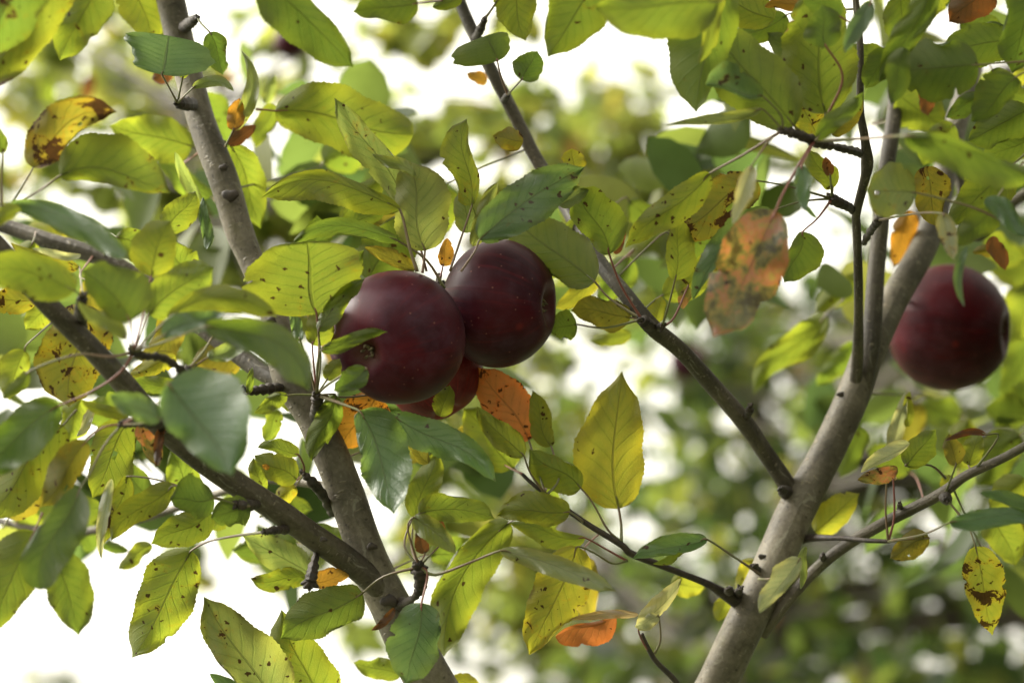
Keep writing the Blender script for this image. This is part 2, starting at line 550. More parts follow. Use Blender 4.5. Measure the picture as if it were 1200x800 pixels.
# ------------------------------------------------------------------ the apple tree in front
FORK = P(690, 1120, 1.28)
ROOT = Vector((FORK.x + 0.03, FORK.y + 0.06, 0.0))
tree = add_empty("apple_tree", ROOT, "apple tree in focus, grey limbs forking upward, yellowing spotted leaves", "apple tree")
tp = [(ROOT + Vector((0, 0, -0.05)), 0.075), (ROOT + Vector((0, 0, 0.06)), 0.058), (ROOT + Vector((0.01, 0.0, 0.5)), 0.046),
      (ROOT + Vector((-0.01, -0.01, 1.0)), 0.042), (FORK + Vector((0, 0, -0.10)), 0.041), (FORK + Vector((0, 0, 0.02)), 0.034)]
tv, tf, tuv = tube_geo(catmull(tp, 8), 24, ROOT, 0.06, seed=3)
trunk = add_obj("trunk", mesh_from("trunk", tv, tf, True, tuv), ROOT, tree, (M_BARK,))

B = {}
B['L'] = branch("limb", tree, [(672, 1150, 1.27, 60), (600, 990, 1.26, 62), (540, 870, 1.25, 58), (494, 780, 1.24, 56), (450, 694, 1.24, 49), (420, 620, 1.245, 44),
                               (389, 535, 1.25, 42), (365, 488, 1.255, 38), (342, 446, 1.26, 42), (327, 395, 1.265, 34), (318, 360, 1.27, 31), (296, 308, 1.28, 30),
                               (277, 262, 1.285, 34), (258, 200, 1.29, 36), (233, 132, 1.30, 33), (217, 70, 1.31, 33), (199, 0, 1.32, 33), (184, -60, 1.33, 31), (160, -160, 1.35, 27)], M_BARK, 24, 0.05)
B['R'] = branch("limb", tree, [(705, 1150, 1.28, 62), (760, 990, 1.29, 60), (804, 872, 1.29, 54), (840, 800, 1.29, 47), (869, 738, 1.29, 46), (904, 667, 1.30, 45),
                               (932, 601, 1.31, 44), (967, 534, 1.32, 40), (998, 467, 1.33, 40), (1022, 405, 1.345, 38), (1050, 347, 1.37, 34), (1077, 300, 1.39, 32),
                               (1095, 255, 1.41, 30), (1110, 190, 1.43, 28), (1122, 140, 1.44, 26), (1138, 85, 1.45, 24), (1150, 0, 1.46, 22), (1160, -120, 1.48, 18)], M_BARK, 24, 0.04)
B['Rb'] = branch("branch", B['R'], [(1010, 462, 1.33, 22), (1019, 410, 1.33, 24), (1024, 353, 1.335, 22), (1028, 300, 1.345, 21), (1034, 240, 1.355, 20), (1041, 183, 1.36, 19),
                                    (1048, 133, 1.37, 18), (1055, 67, 1.38, 17), (1062, -30, 1.39, 15)], M_BARKD, 18)
B['Rc'] = branch("branch", B['R'], [(996, 480, 1.332, 16), (1004, 435, 1.322, 15), (1006, 350, 1.28, 11), (1004, 270, 1.25, 10), (1004, 250, 1.24, 10), (1013, 212, 1.22, 11),
                                    (1016, 190, 1.21, 14), (1013, 160, 1.20, 10), (1008, 127, 1.195, 9), (1008, 57, 1.185, 8), (1003, 0, 1.18, 8), (998, -60, 1.17, 6)], M_BARKD, 14, 0.09)
B['T'] = branch("branch", B['R'], [(935, 588, 1.315, 22), (918, 562, 1.312, 22), (899, 534, 1.305, 21), (874, 497, 1.29, 21), (838, 455, 1.275, 20), (800, 412, 1.255, 19),
                                   (763, 382, 1.24, 20), (733, 345, 1.25, 18), (700, 304, 1.275, 18), (662, 240, 1.32, 17), (627, 183, 1.33, 16), (600, 130, 1.33, 15),
                                   (573, 77, 1.33, 15), (545, 17, 1.34, 14), (528, -30, 1.35, 13)], M_BARKD, 16, 0.06)
B['F'] = branch("branch", B['L'], [(447, 690, 1.235, 30), (405, 655, 1.225, 31), (345, 612, 1.205, 29), (300, 581, 1.19, 28), (233, 537, 1.165, 28), (190, 500, 1.15, 27), (143, 447, 1.13, 27),
                                   (100, 400, 1.12, 26), (45, 345, 1.105, 25), (0, 292, 1.095, 25), (-60, 230, 1.08, 23)], M_BARKD, 20, 0.05)
B['U'] = branch("branch", B['L'], [(338, 450, 1.265, 24), (300, 430, 1.28, 23), (243, 386, 1.30, 22), (180, 340, 1.32, 22), (122, 303, 1.33, 22), (60, 283, 1.34, 20),
                                   (15, 268, 1.35, 19), (-60, 245, 1.36, 16)], M_BARKD, 16, 0.06)
B['H'] = branch("branch", B['L'], [(392, 578, 1.26, 12), (367, 567, 1.29, 11), (310, 562, 1.32, 11), (267, 574, 1.35, 10), (167, 607, 1.40, 10), (73, 624, 1.44, 10), (-40, 600, 1.48, 8)], M_BARK, 12, 0.07)
B['Q'] = branch("branch", B['R'], [(893, 742, 1.30, 15), (905, 726, 1.295, 15), (963, 660, 1.28, 14), (1033, 614, 1.26, 14), (1100, 580, 1.245, 14), (1133, 557, 1.235, 12), (1180, 534, 1.225, 11),
                                   (1240, 500, 1.21, 9)], M_BARKD, 14, 0.07)
B['W'] = branch("twig", B['R'], [(876, 714, 1.293, 18), (855, 700, 1.285, 14), (830, 684, 1.27, 9), (800, 672, 1.26, 8), (743, 650, 1.24, 9), (727, 637, 1.235, 8), (683, 610, 1.235, 7),
                                 (633, 574, 1.235, 5), (612, 555, 1.235, 4)], M_SPUR, 10, 0.08)
B['V'] = branch("twig", B['R'], [(922, 640, 1.318, 18), (948, 631, 1.303, 10), (987, 630, 1.272, 6), (1013, 633, 1.255, 6), (1042, 634, 1.245, 5)], M_SPUR, 10, 0.08)
B['Z'] = branch("twig", B['R'], [(805, 880, 1.29, 10), (812, 840, 1.28, 8), (793, 800, 1.262, 7), (767, 772, 1.25, 6), (752, 742, 1.245, 4)], M_SPUR, 10, 0.08)
B['X'] = branch("branch", B['R'], [(1118, 165, 1.44, 14), (1140, 272, 1.43, 14), (1166, 255, 1.42, 14), (1200, 228, 1.41, 13), (1260, 195, 1.4, 11)], M_BARK, 12)

# spurs: short knobbly shoots that carry leaves
NODE = {}


def spur(key, parent, pts, end=None):
    pts = [(pts[0][0], pts[0][1], pts[0][2] + 0.022, pts[0][3] * 0.8)] + list(pts[1:])
    sm = []
    rows = catmull([(P(x, y, d), w * 0.5 * K * d) for x, y, d, w in pts], 9)
    for i, (p, r) in enumerate(rows):
        sm.append((p, r * (1 + 0.24 * math.sin(i * 2.1) + 0.16 * random.uniform(-1, 1)) * (0.55 if i == len(rows) - 1 else 1)))
    o = sm[0][0].copy()
    v, f, uv = tube_geo(sm, 9, o, 0.12, seed=len(NODE))
    # bud scales at the end
    pe, re = rows[-1]
    ax = (pe - rows[-3][0]).normalized()
    for q in range(9):
        dv = (ax + Vector([random.uniform(-0.9, 0.9) for _ in range(3)])).normalized()
        s = max(re, 0.0015) * random.uniform(0.35, 0.75)
        seg = [(pe - ax * s * 0.3, s * 0.8), (pe + dv * s * 1.0, s * 0.85), (pe + dv * s * 1.9, s * 0.45), (pe + dv * s * 2.3, s * 0.08)]
        vv, ff, uu = tube_geo(seg, 6, o, 0.1, len(v), seed=q)
        v += vv; f += ff; uv += uu
    NODE[key] = (pts[-1][0], pts[-1][1], pts[-1][2])
    B['s' + key] = add_obj("spur", mesh_from("spur", v, f, True, uv), o, parent, (M_SPUR,))


spur('a', B['F'], [(232, 530, 1.155, 11), (222, 450, 1.12, 9), (195, 421, 1.10, 9), (168, 417, 1.09, 10), (157, 412, 1.085, 14)])
spur('a2', B['F'], [(228, 470, 1.125, 8), (221, 445, 1.12, 9), (219, 434, 1.12, 12)])
spur('b', B['F'], [(97, 385, 1.115, 14), (95, 362, 1.09, 13), (97, 347, 1.08, 11)])
spur('c', B['F'], [(205, 512, 1.15, 18), (185, 496, 1.13, 15), (160, 494, 1.11, 10), (143, 497, 1.10, 10)])
spur('d', B['L'], [(340, 452, 1.255, 20), (318, 455, 1.235, 12), (295, 458, 1.22, 10), (282, 457, 1.21, 10)])
spur('e', B['L'], [(368, 492, 1.23, 16), (372, 475, 1.205, 13), (371, 463, 1.195, 12)])
spur('f', B['L'], [(462, 712, 1.225, 22), (485, 700, 1.20, 9), (493, 682, 1.19, 14), (491, 664, 1.185, 17)])
spur('g', B['F'], [(305, 590, 1.175, 14), (290, 592, 1.165, 12), (278, 591, 1.16, 11)])
spur('h', B['F'], [(340, 620, 1.19, 12), (322, 621, 1.175, 9), (311, 623, 1.17, 8)])
spur('i', B['F'], [(372, 645, 1.20, 10), (366, 668, 1.195, 11), (363, 682, 1.19, 15)])
spur('j', B['L'], [(392, 600, 1.245, 16), (372, 572, 1.22, 12), (356, 555, 1.21, 9)])
spur('k', B['T'], [(765, 384, 1.235, 18), (758, 379, 1.222, 14), (752, 374, 1.215, 10)])
spur('k2', B['T'], [(768, 386, 1.235, 16), (776, 383, 1.22, 9)])
spur('m', B['Rc'], [(1014, 182, 1.205, 13), (1000, 177, 1.185, 10), (975, 171, 1.16, 9), (953, 165, 1.14, 12), (935, 158, 1.13, 11), (917, 153, 1.125, 9)])
NODE['m2'] = (955, 165, 1.14)
spur('n', B['Rc'], [(1004, 248, 1.235, 12), (990, 241, 1.215, 11), (975, 233, 1.20, 12)])
spur('o', B['Rc'], [(1012, 285, 1.245, 9), (1022, 268, 1.22, 8), (1030, 258, 1.205, 8)])
spur('p', B['L'], [(228, 122, 1.28, 18), (216, 122, 1.255, 13), (208, 121, 1.245, 10)])
spur('q', B['L'], [(214, 34, 1.30, 16), (224, 26, 1.275, 11), (231, 20, 1.26, 7)])
spur('r', B['T'], [(558, 45, 1.31, 13), (563, 34, 1.29, 9), (568, 22, 1.275, 7)])
spur('r2', B['T'], [(590, 118, 1.30, 10), (595, 111, 1.285, 7)])
spur('s', B['T'], [(872, 497, 1.285, 9), (877, 484, 1.275, 7), (879, 477, 1.27, 8)])
spur('t', B['R'], [(890, 672, 1.285, 12), (884, 662, 1.27, 8)])
spur('u', B['R'], [(858, 700, 1.28, 16), (853, 690, 1.265, 9)])
spur('u2', B['R'], [(864, 698, 1.28, 14), (867, 689, 1.262, 8)])
spur('v', B['Q'], [(1106, 578, 1.24, 14), (1108, 585, 1.225, 13)])
spur('w', B['Q'], [(963, 660, 1.275, 10), (964, 650, 1.265, 7)])
spur('w2', B['Q'], [(1055, 598, 1.25, 10), (1054, 590, 1.24, 6)])
spur('x', B['R'], [(925, 578, 1.30, 22), (915, 573, 1.285, 10)])
NODE['W1'] = (728, 634, 1.235); NODE['W2'] = (735, 657, 1.238); NODE['W3'] = (640, 580, 1.235); NODE['W4'] = (660, 594, 1.235)
NODE['V'] = (1041, 634, 1.245); NODE['R1'] = (891, 673, 1.28); NODE['Q1'] = (1108, 577, 1.24); NODE['Q2'] = (1140, 553, 1.235)
NODE['z'] = (765, 768, 1.25)

# healed knots on the limbs
for kx, ky, kd, kw, par in ((270, 229, 1.268, 19, 'L'), (262, 196, 1.275, 10, 'L'), (436, 640, 1.225, 12, 'L'), (893, 652, 1.28, 9, 'R'),
                            (379, 632, 1.193, 9, 'F'), (985, 462, 1.315, 9, 'R'), (318, 375, 1.255, 11, 'L'), (456, 704, 1.22, 20, 'L')):
    kd += 0.004
    c0 = P(kx, ky, kd); rr = kw * 0.5 * K * kd
    vv, ff, uu = [], [], []
    for i in range(7):
        th = math.pi * i / 6
        for k in range(13):
            a = 2 * math.pi * k / 12
            q = 1 + 0.14 * math.sin(3 * a + kx) + 0.1 * math.sin(5 * a + ky)
            vv.append(ROT @ Vector((rr * 1.1 * q * math.sin(th) * math.cos(a), rr * 0.75 * q * math.sin(th) * math.sin(a), rr * 0.30 * math.cos(th))))
            uu.append((k / 12, i / 6))
    for i in range(6):
        for k in range(12):
            a = i * 13 + k
            ff.append((a, a + 13, a + 14, a + 1))
    add_obj("knot", mesh_from("knot", vv, ff, True, uu), c0, B[par], (M_SPUR,))

# ------------------------------------------------------------------ leaves
PAL = {
    'y': (0.078, 0.096, 0.015),   # yellowing green
    'v': (0.058, 0.080, 0.014),   # fresh mid green
    'd': (0.042, 0.066, 0.014),   # deep green, shade of stacked leaves put into the colour
    'g': (0.050, 0.082, 0.040),   # blue-green upper side, sky sheen put into the colour
    'p': (0.086, 0.104, 0.040),   # pale downy
    'Y': (0.130, 0.134, 0.020),   # yellow
    'B': (0.084, 0.076, 0.014),   # olive brown yellow
    'O': (0.140, 0.072, 0.015),   # orange
    'o': (0.170, 0.066, 0.026),   # orange mottled
    'm': (0.170, 0.095, 0.045),   # pink and orange mottled
    'b': (0.050, 0.020, 0.010),   # dried brown
    'h': (0.062, 0.100, 0.038),   # bright mid green, upper side
    'P': (0.125, 0.140, 0.080),   # pale grey-green, reflected sky painted into the tone
    'R': (0.180, 0.060, 0.026),   # autumn red
    's': (0.170, 0.172, 0.130),   # dry silvery
    'k': (0.210, 0.150, 0.120),   # dry pinkish
}
n_leaf = 0
NR, NC = 54, 6


def leaf(par, col, side, bx, by, tx, ty, wl, wr, bend=0.0, d=1.2, sp=0.2, pet=None, pk=0.43, ac=0.0, tilt=None, fold=None, curl=None, pw=2.6, bite=None, dt=0.0):
    """One leaf. base (bx,by) and tip (tx,ty); half widths wl / wr; bend of the midrib to its left;
    side 'u' shows the upper face, 'l' the lower one; pet: way points of the stalk ending on a node."""
    global n_leaf
    n_leaf += 1
    r = random.Random(n_leaf * 31 + 5)
    sg = 1.0 if side == 'l' else -1.0
    tilt = r.uniform(0.25, 0.7) if tilt is None else tilt
    fold = r.choice((r.uniform(0.12, 0.35), r.uniform(0.3, 0.8))) if fold is None else fold
    curl = r.uniform(-0.15, 0.45) if curl is None else curl
    wl *= 1.08; wr *= 1.08
    if ac == 0.0 and pk < 0.56 and min(wl, wr) > 9:
        ac = r.uniform(0.08, 0.14)
    roll_s, roll_c, roll_w = r.choice((0, 0, 1, -1)), r.uniform(0.25, 0.85), r.uniform(0.15, 0.35)
    ln = math.hypot(tx - bx, ty - by)
    ux, uy = (tx - bx) / ln, (ty - by) / ln
    lx, ly = uy, -ux
    cx, cy = (bx + tx) / 2 + lx * bend * 2, (by + ty) / 2 + ly * bend * 2
    al = 0.56
    be = al * (1 - pk) / pk + 0.10
    smax = al / (al + be)
    nrmf = smax ** al * (1 - smax) ** be
    ph = [r.uniform(0, 6.28) for _ in range(8)]
    wav = r.uniform(0.04, 0.13)
    twist = r.uniform(-1.0, 1.0)
    sb = r.uniform(-0.045, 0.045) * ln
    wl *= r.uniform(0.9, 1.14); wr *= r.uniform(0.9, 1.14)
    asym = r.uniform(-0.05, 0.05)
    bites = []
    nb = r.choice((0, 0, 1, 1, 2)) if bite is None else bite
    for _ in range(nb):
        bites.append((r.choice((-1, 1)), r.uniform(0.2, 0.92), r.uniform(0.012, 0.035), r.uniform(0.10, 0.26)))
    verts, uvs, faces, mi = [], [], [], []
    origin = P(bx, by, d)
    mpp = K * d
    tang_last = None
    for i in range(NR + 1):
        s = i / NR
        s_ = min(max(s, 0.0), 1.0)
        mx_ = (1 - s) ** 2 * bx + 2 * s * (1 - s) * cx + s * s * tx
        my_ = (1 - s) ** 2 * by + 2 * s * (1 - s) * cy + s * s * ty
        dx = 2 * (1 - s) * (cx - bx) + 2 * s * (tx - cx)
        dy = 2 * (1 - s) * (cy - by) + 2 * s * (ty - cy)
        dl = math.hypot(dx, dy) or 1.0
        nx, ny = dy / dl, -dx / dl
        so = sb * math.sin(2 * math.pi * s)
        mx_ += nx * so; my_ += ny * so
        if ac > 0 and s > 1 - ac:
            q = (1 - s) / ac
            f = (1 - ac) ** al * ac ** be / nrmf * (0.12 * q ** 0.5 + 0.88 * q ** 1.7)
        else:
            f = (s_ ** al) * ((1 - s_) ** be) / nrmf
        f = max(f, 0.004) ** 0.86
        dm = curl * sg * ln * s * s + 0.03 * ln * math.sin(3.0 * s + ph[0]) * s
        for k in range(-NC, NC + 1):
            c = k / NC
            w = wl if c > 0 else wr
            ff = f
            if abs(k) >= 3 and w > 4:
                ff = f * (1 + 0.050 * math.sin(9 * s + ph[1] + 2.0 * c) + 0.030 * math.sin(23 * s + ph[2] * (1 + 0.5 * c)) + asym * c * math.cos(3 * s))
            if abs(k) == NC:
                ff *= 1.0 + (0.050 if i % 2 else -0.022) * min(1.0, 16.0 / max(w, 6.0) + 0.3) * (0.6 + 0.4 * math.sin(i * 1.7 + ph[5]))
                for bs, b0, bw, bd in bites:
                    if bs * c > 0:
                        ff *= 1 - bd * math.exp(-((s - b0) / bw) ** 2)
            elif abs(k) == NC - 1:
                for bs, b0, bw, bd in bites:
                    if bs * c > 0:
                        ff *= 1 - 0.6 * bd * math.exp(-((s - b0) / bw) ** 2)
            lat = c * w * ff
            rdep = 0.0
            if roll_s * c > 0.6 and w > 8:
                am = math.exp(-((s - roll_c) / roll_w) ** 2)
                th = (abs(c) - 0.6) / 0.4 * 2.7 * am
                rr = 0.4 / 2.7
                lat = math.copysign(w * ff * (0.6 + rr * math.sin(th) / max(am, 0.05) if am > 0.3 else abs(c)), c) if am > 0.3 else lat
                if am > 0.3:
                    rdep = -sg * rr / am * (1 - math.cos(th)) * w * ff
            X, Y = mx_ + nx * lat, my_ + ny * lat
            a = abs(c)
            dep = dm + rdep + sg * fold * a ** 1.3 * w * ff
            dep += wav * ln * a * a * (math.sin(7.5 * s + ph[3] + (1.7 if c > 0 else 0)) + 0.5 * math.sin(15 * s + ph[4] * c))
            dep -= 0.018 * ln * sg * a * math.cos((s - 0.25 * a) * 8.5 * 6.28) * 0.18       # puckers between side veins
            dep += twist * c * w * ff * (s - 0.25)
            dep += sg * tilt * (Y - by) * 0.9
            verts.append(P(X, Y, d + dt * s + dep * mpp) - origin)
            uvs.append((0.5 + 0.5 * c, s))
    W = 2 * NC + 1
    holes = [(r.randint(10, NR - 12), r.randint(2, W - 4), r.uniform(0.5, 1.05)) for _ in range(r.choice((0, 0, 1)) if sp > 0.38 else 0)]
    for i in range(NR):
        for k in range(W - 1):
            a = i * W + k
            if any(((i - hi) / 2.4) ** 2 + (k - hk) ** 2 < hr * (0.55 if k != hk else 1.0) for hi, hk, hr in holes) and min(wl, wr) > 12:
                continue
            q = (a, a + 1, a + W + 1, a + W)
            faces.append(q if side == 'l' else q[::-1])
            mi.append(0)
    # stalk
    if pet:
        pts = []
        end = NODE[pet] if isinstance(pet, str) else pet[-1]
        if isinstance(end, str):
            end = NODE[end]
        if len(end) == 2:
            end = (end[0], end[1], d)
        way = [] if isinstance(pet, str) else list(pet[:-1])
        seq = [(bx + (tx - bx) * 0.10 + lx * bend * 0.36, by + (ty - by) * 0.10 + ly * bend * 0.36), (bx, by)] + [(p[0], p[1]) for p in way] + [(end[0], end[1])]
        tot = 0.0; acc = [0.0]
        for q0, q1 in zip(seq[1:], seq[2:]):
            tot += math.hypot(q1[0] - q0[0], q1[1] - q0[1]); acc.append(tot)
        first = verts[int(NR * 0.10) * W + NC] + origin
        rows = [(first, 0.4 * pw * 0.5 * mpp)]
        sag = r.uniform(-0.03, 0.05) * tot
        for (q, a_) in zip(seq[1:], acc):
            t = a_ / max(tot, 1e-6)
            dd = d + (end[2] - d) * t
            ex = 0.0
            if not way and 0 < t < 1:
                ex = sag
            rows.append((P(q[0], q[1] + ex, dd), (pw * (0.85 + 0.45 * t * t)) * 0.5 * K * dd))
        if not way:
            m0 = (rows[1][0] + rows[2][0]) / 2 + ROT @ Vector((0, -sag * mpp, 0))
            rows.insert(2, (m0, rows[1][1]))
        vv, ff2, uu = tube_geo(catmull(rows, 4), 7, origin, 0.05, len(verts), seed=n_leaf)
        verts += vv; uvs += uu; faces += ff2; mi += [1] * len(ff2)
    me = mesh_from("leaf", verts, faces, True, uvs, mi)
    o = add_obj("leaf", me, origin, B[par], (M_MOTT if col in 'om' else M_LEAF, M_PET))
    c0 = PAL[col]
    j = r.uniform(0.88, 1.14); h = r.uniform(-0.06, 0.06)
    o.color = (c0[0] * j * (1 + h), c0[1] * j, c0[2] * j * (1 - h), min(1.0, sp))
    return o


L = leaf
# --- far left, top
L('F', 'y', 'l', 85, -35, -42, 108, 34, 40, 0, 1.06, .75, [(130, -60)])
L('F', 'd', 'l', 62, -50, -45, 62, 36, 40, 0, 1.04, .75, [(100, -80)])
L('L', 'y', 'l', 119, -28, 70, 71, 25, 25, 0, 1.09, .45, [(150, -70)])
L('L', 'y', 'l', 152, -32, 178, 51, 27, 27, 2, 1.31, .12, [(180, -60)])
L('L', 'g', 'u', 190, 88, 198, 42, 47, 52, 0, 1.19, .08, 'p', pk=.70, tilt=.5, fold=.1, bite=0)
L('L', 'b', 'l', 202, 82, 178, 92, 12, 8, 0, 1.36, .2)  # brown blade standing in for a small dark red fruit
L('F', 'B', 'l', 39, 197, 137, 131, 25, 19, 20, 1.12, .92, [(25, 220), (12, 240, 1.10)])
L('F', 'v', 'l', 70, 206, 199, 226, 36, 15, 14, 1.11, .35, [(45, 224), (14, 241, 1.10)])
L('U', 'y', 'l', 226, 172, 128, 147, 26, 22, 0, 1.36, .15, [(245, 190)])
L('F', 'v', 'l', 3, 180, -4, 147, 7, 9, 0, 1.10, .1, [(2, 205), (2, 242)])
L('U', 'y', 'l', 62, 122, 55, 70, 9, 9, 3, 2.1, .2)
L('U', 'b', 'l', 108, 88, 98, 120, 7, 7, 0, 2.2, .2)
L('F', 'g', 'u', 8, 240, 147, 301, 13, 16, 14, 1.06, .03, [(-10, 240), (-40, 236)], pk=.62, bite=0, fold=.05)
L('F', 'y', 'l', 24, 244, -18, 262, 8, 8, 0, 1.04, .1)
L('U', 'Y', 'l', 79, 286, 28, 266, 11, 13, 0, 1.38, .3)
L('F', 'Y', 'l', 93, 313, 13, 284, 14, 3, 0, 1.16, .6, 'b')
L('F', 's', 'u', 95, 299, 38, 291, 5, 4, 3, 1.15, .1)
L('F', 'y', 'l', 88, 341, -32, 324, 26, 20, -15, 1.05, .4, 'b', bite=0)
L('F', 'Y', 'l', 42, 352, -28, 350, 14, 13, 0, 1.2, .8)
L('F', 'y', 'l', 57, 357, 30, 386, 14, 13, 0, 1.27, .3)
L('F', 'Y', 'l', 97, 356, 81, 477, 37, 40, 0, 1.16, 1.0, 'b', pk=.5, tilt=.2, bite=1)
L('sa', 'p', 'u', 148, 396, 91, 354, 8, 9, 0, 1.06, .1, 'a')
# --- cluster on the spur at left
L('sa', 'v', 'l', 152, 376, 96, 316, 22, 38, -6, 1.05, .45, 'a', bite=0)
L('sa', 'y', 'l', 177, 323, 200, 258, 25, 22, 4, 1.10, .25, [(170, 360), 'a'], bite=0)
L('sa', 'y', 'l', 174, 368, 250, 313, 25, 24, 4, 1.11, .35, 'a', pk=.5)
L('sa', 'y', 'l', 196, 374, 325, 371, 13, 17, 24, 1.07, .15, [(178, 392), 'a'], pk=.5, bite=0)
L('sa', 'g', 'u', 190, 394, 264, 366, 12, 11, 2, 1.055, .05, 'a', bite=0)
L('sa', 'd', 'u', 238, 383, 363, 459, 17, 24, 28, 1.035, .03, [(200, 398), 'a'], pk=.55, bite=0)
L('sa', 'p', 'u', 243, 419, 306, 404, 10, 9, 3, 1.14, .05, [(232, 426), 'a2'], bite=0)
L('sa', 'y', 'l', 254, 385, 228, 352, 10, 12, 0, 1.16, .2, [(238, 412), 'a2'])
L('sa', 'v', 'l', 33, 436, 3, 467, 7, 9, 3, 1.08, .1, [(60, 424), (95, 415), (130, 418), 'a'], pw=3.2, bite=0)
L('sa', 'd', 'u', 69, 475, -36, 562, 26, 24, -2, 1.09, .12, [(105, 460), (140, 437), 'a'], bite=0, pw=3.0)
L('sa', 'Y', 'l', 206, 417, 150, 441, 13, 12, 0, 1.22, .6)
L('sa', 'v', 'l', 216, 452, 150, 447, 10, 9, 2, 1.2, .15)
L('sc', 'g', 'u', 188, 492, 128, 462, 12, 14, 0, 1.04, .02, 'c', bite=0)
L('sc', 'g', 'u', 196, 449, 272, 557, 52, 30, 4, 1.025, .0, [(188, 470), 'c'], bite=0, fold=.16, tilt=.35, pk=.42)
L('sc', 'y', 'l', 150, 491, 96, 470, 7, 9, 0, 1.12, .2, 'c')
L('sc', 'B', 'l', 101, 517, 47, 594, 17, 18, 2, 1.10, .4, [(112, 506), (125, 499), 'c'], bite=1)
L('sc', 'd', 'u', 94, 572, 46, 691, 27, 27, -8, 1.085, .1, [(105, 555), (122, 522), 'c'], pk=.6, bite=0)
L('sc', 'v', 'l', 62, 650, 92, 744, 26, 20, 4, 1.10, .2, [(58, 625)], bite=0)
L('F', 'v', 'l', 40, 622, -16, 744, 24, 32, 0, 1.10, .2, [(50, 600)], bite=2)
L('F', 'y', 'l', 74, 498, -24, 608, 30, 27, 0, 1.13, .5, [(90, 480)])
L('U', 'y', 'l', 92, 520, 44, 520, 15, 14, 0, 1.32, .2)
L('F', 'y', 'l', 152, 490, 108, 583, 31, 23, 0, 1.21, .4, 'c')
L('F', 'y', 'l', 96, 468, 76, 516, 19, 18, 0, 1.3, .1)
L('F', 's', 'u', 111, 477, 90, 511, 6, 5, 0, 1.2, .2)
L('F', 'o', 'l', 165, 496, 187, 546, 11, 11, 0, 1.15, .5)
L('F', 'b', 'u', 192, 498, 183, 547, 7, 5, -3, 1.14, .9, bite=2)
L('sg', 's', 'u', 131, 561, 119, 655, 6, 7, -4, 1.17, .3)
L('sg', 'y', 'l', 149, 558, 122, 637, 14, 12, 0, 1.18, .55, [(175, 560), (203, 567), (240, 580), 'g'])
L('sg', 'y', 'l', 204, 569, 130, 633, 16, 15, -6, 1.16, .25, [(230, 575), 'g'])
L('sg', 'y', 'l', 247, 599, 177, 637, 20, 17, 3, 1.18, .45, 'g')
L('sg', 'd', 'l', 251, 583, 199, 584, 18, 26, 3, 1.15, .4, 'g', pk=.5)
L('sg', 'd', 'l', 293, 593, 247, 606, 17, 15, 0, 1.16, .1, 'g')
L('sg', 'y', 'l', 270, 600, 246, 620, 10, 10, 0, 1.24, .2)
L('sh', 'y', 'l', 224, 645, 155, 770, 29, 35, 2, 1.215, .6, [(245, 634), (280, 627), 'h'], tilt=.2, bite=1, pw=3)
L('F', 'y', 'l', 178, 638, 138, 666, 9, 9, 0, 1.33, .1)
L('H', 'd', 'l', 120, 640, 151, 645, 7, 6, 0, 1.36, .1)
L('H', 'v', 'l', 95, 610, 110, 648, 14, 14, 0, 1.45, .1)
L('H', 'y', 'l', 20, 600, 60, 640, 14, 14, 0, 1.45, .1)
# --- bottom left
L('F', 'p', 'l', 330, 838, 239, 699, 34, 33, 0, 1.215, .62, [(350, 870)], tilt=.2, bite=0)
L('F', 'y', 'l', 377, 838, 330, 714, 30, 26, 0, 1.25, .35, [(390, 870)])
L('sf', 'v', 'l', 425, 694, 329, 748, 29, 25, -2, 1.19, .4, [(450, 675), 'f'], bite=0, pw=3, tilt=.3)
L('F', 'g', 'u', 294, 818, 246, 789, 9, 7, 0, 1.21, .1, [(310, 840)])
L('si', 'p', 'l', 366, 673, 284, 627, 19, 21, 0, 1.26, .4, 'i')
L('si', 'y', 'l', 359, 676, 293, 677, 13, 12, 3, 1.24, .75, 'i', bite=2)
L('si', 'O', 'l', 366, 683, 411, 673, 14, 9, 0, 1.22, .55, 'i')
L('F', 'v', 'l', 402, 640, 372, 613, 10, 11, 0, 1.3, .1)
L('sj', 'y', 'l', 350, 533, 302, 524, 6, 13, -3, 1.20, .1, [(356, 545), 'j'])
L('sj', 'y', 'l', 348, 562, 298, 533, 16, 16, 0, 1.24, .15, 'j')
L('se', 'v', 'l', 337, 463, 298, 484, 13, 5, -4, 1.19, .1, [(350, 462), 'e'])
L('sd', 'y', 'l', 326, 480, 311, 520, 11, 10, 0, 1.3, .2)
L('sd', 'y', 'l', 330, 468, 348, 482, 7, 7, 0, 1.3, .1)
L('sj', 'y', 'l', 307, 577, 297, 536, 10, 9, 0, 1.24, .3)
L('sj', 'Y', 'l', 347, 570, 317, 590, 10, 9, 0, 1.25, .45, 'j')
L('sj', 'O', 'l', 316, 548, 307, 545, 3, 3, 0, 1.24, .1)
L('sd', 'y', 'l', 240, 462, 274, 422, 17, 16, 0, 1.4, .1)
L('sd', 'v', 'l', 290, 462, 296, 430, 4, 4, 0, 1.21, .1, 'd')
L('sd', 'y', 'l', 270, 466, 240, 478, 7, 7, 0, 1.25, .2, 'd')
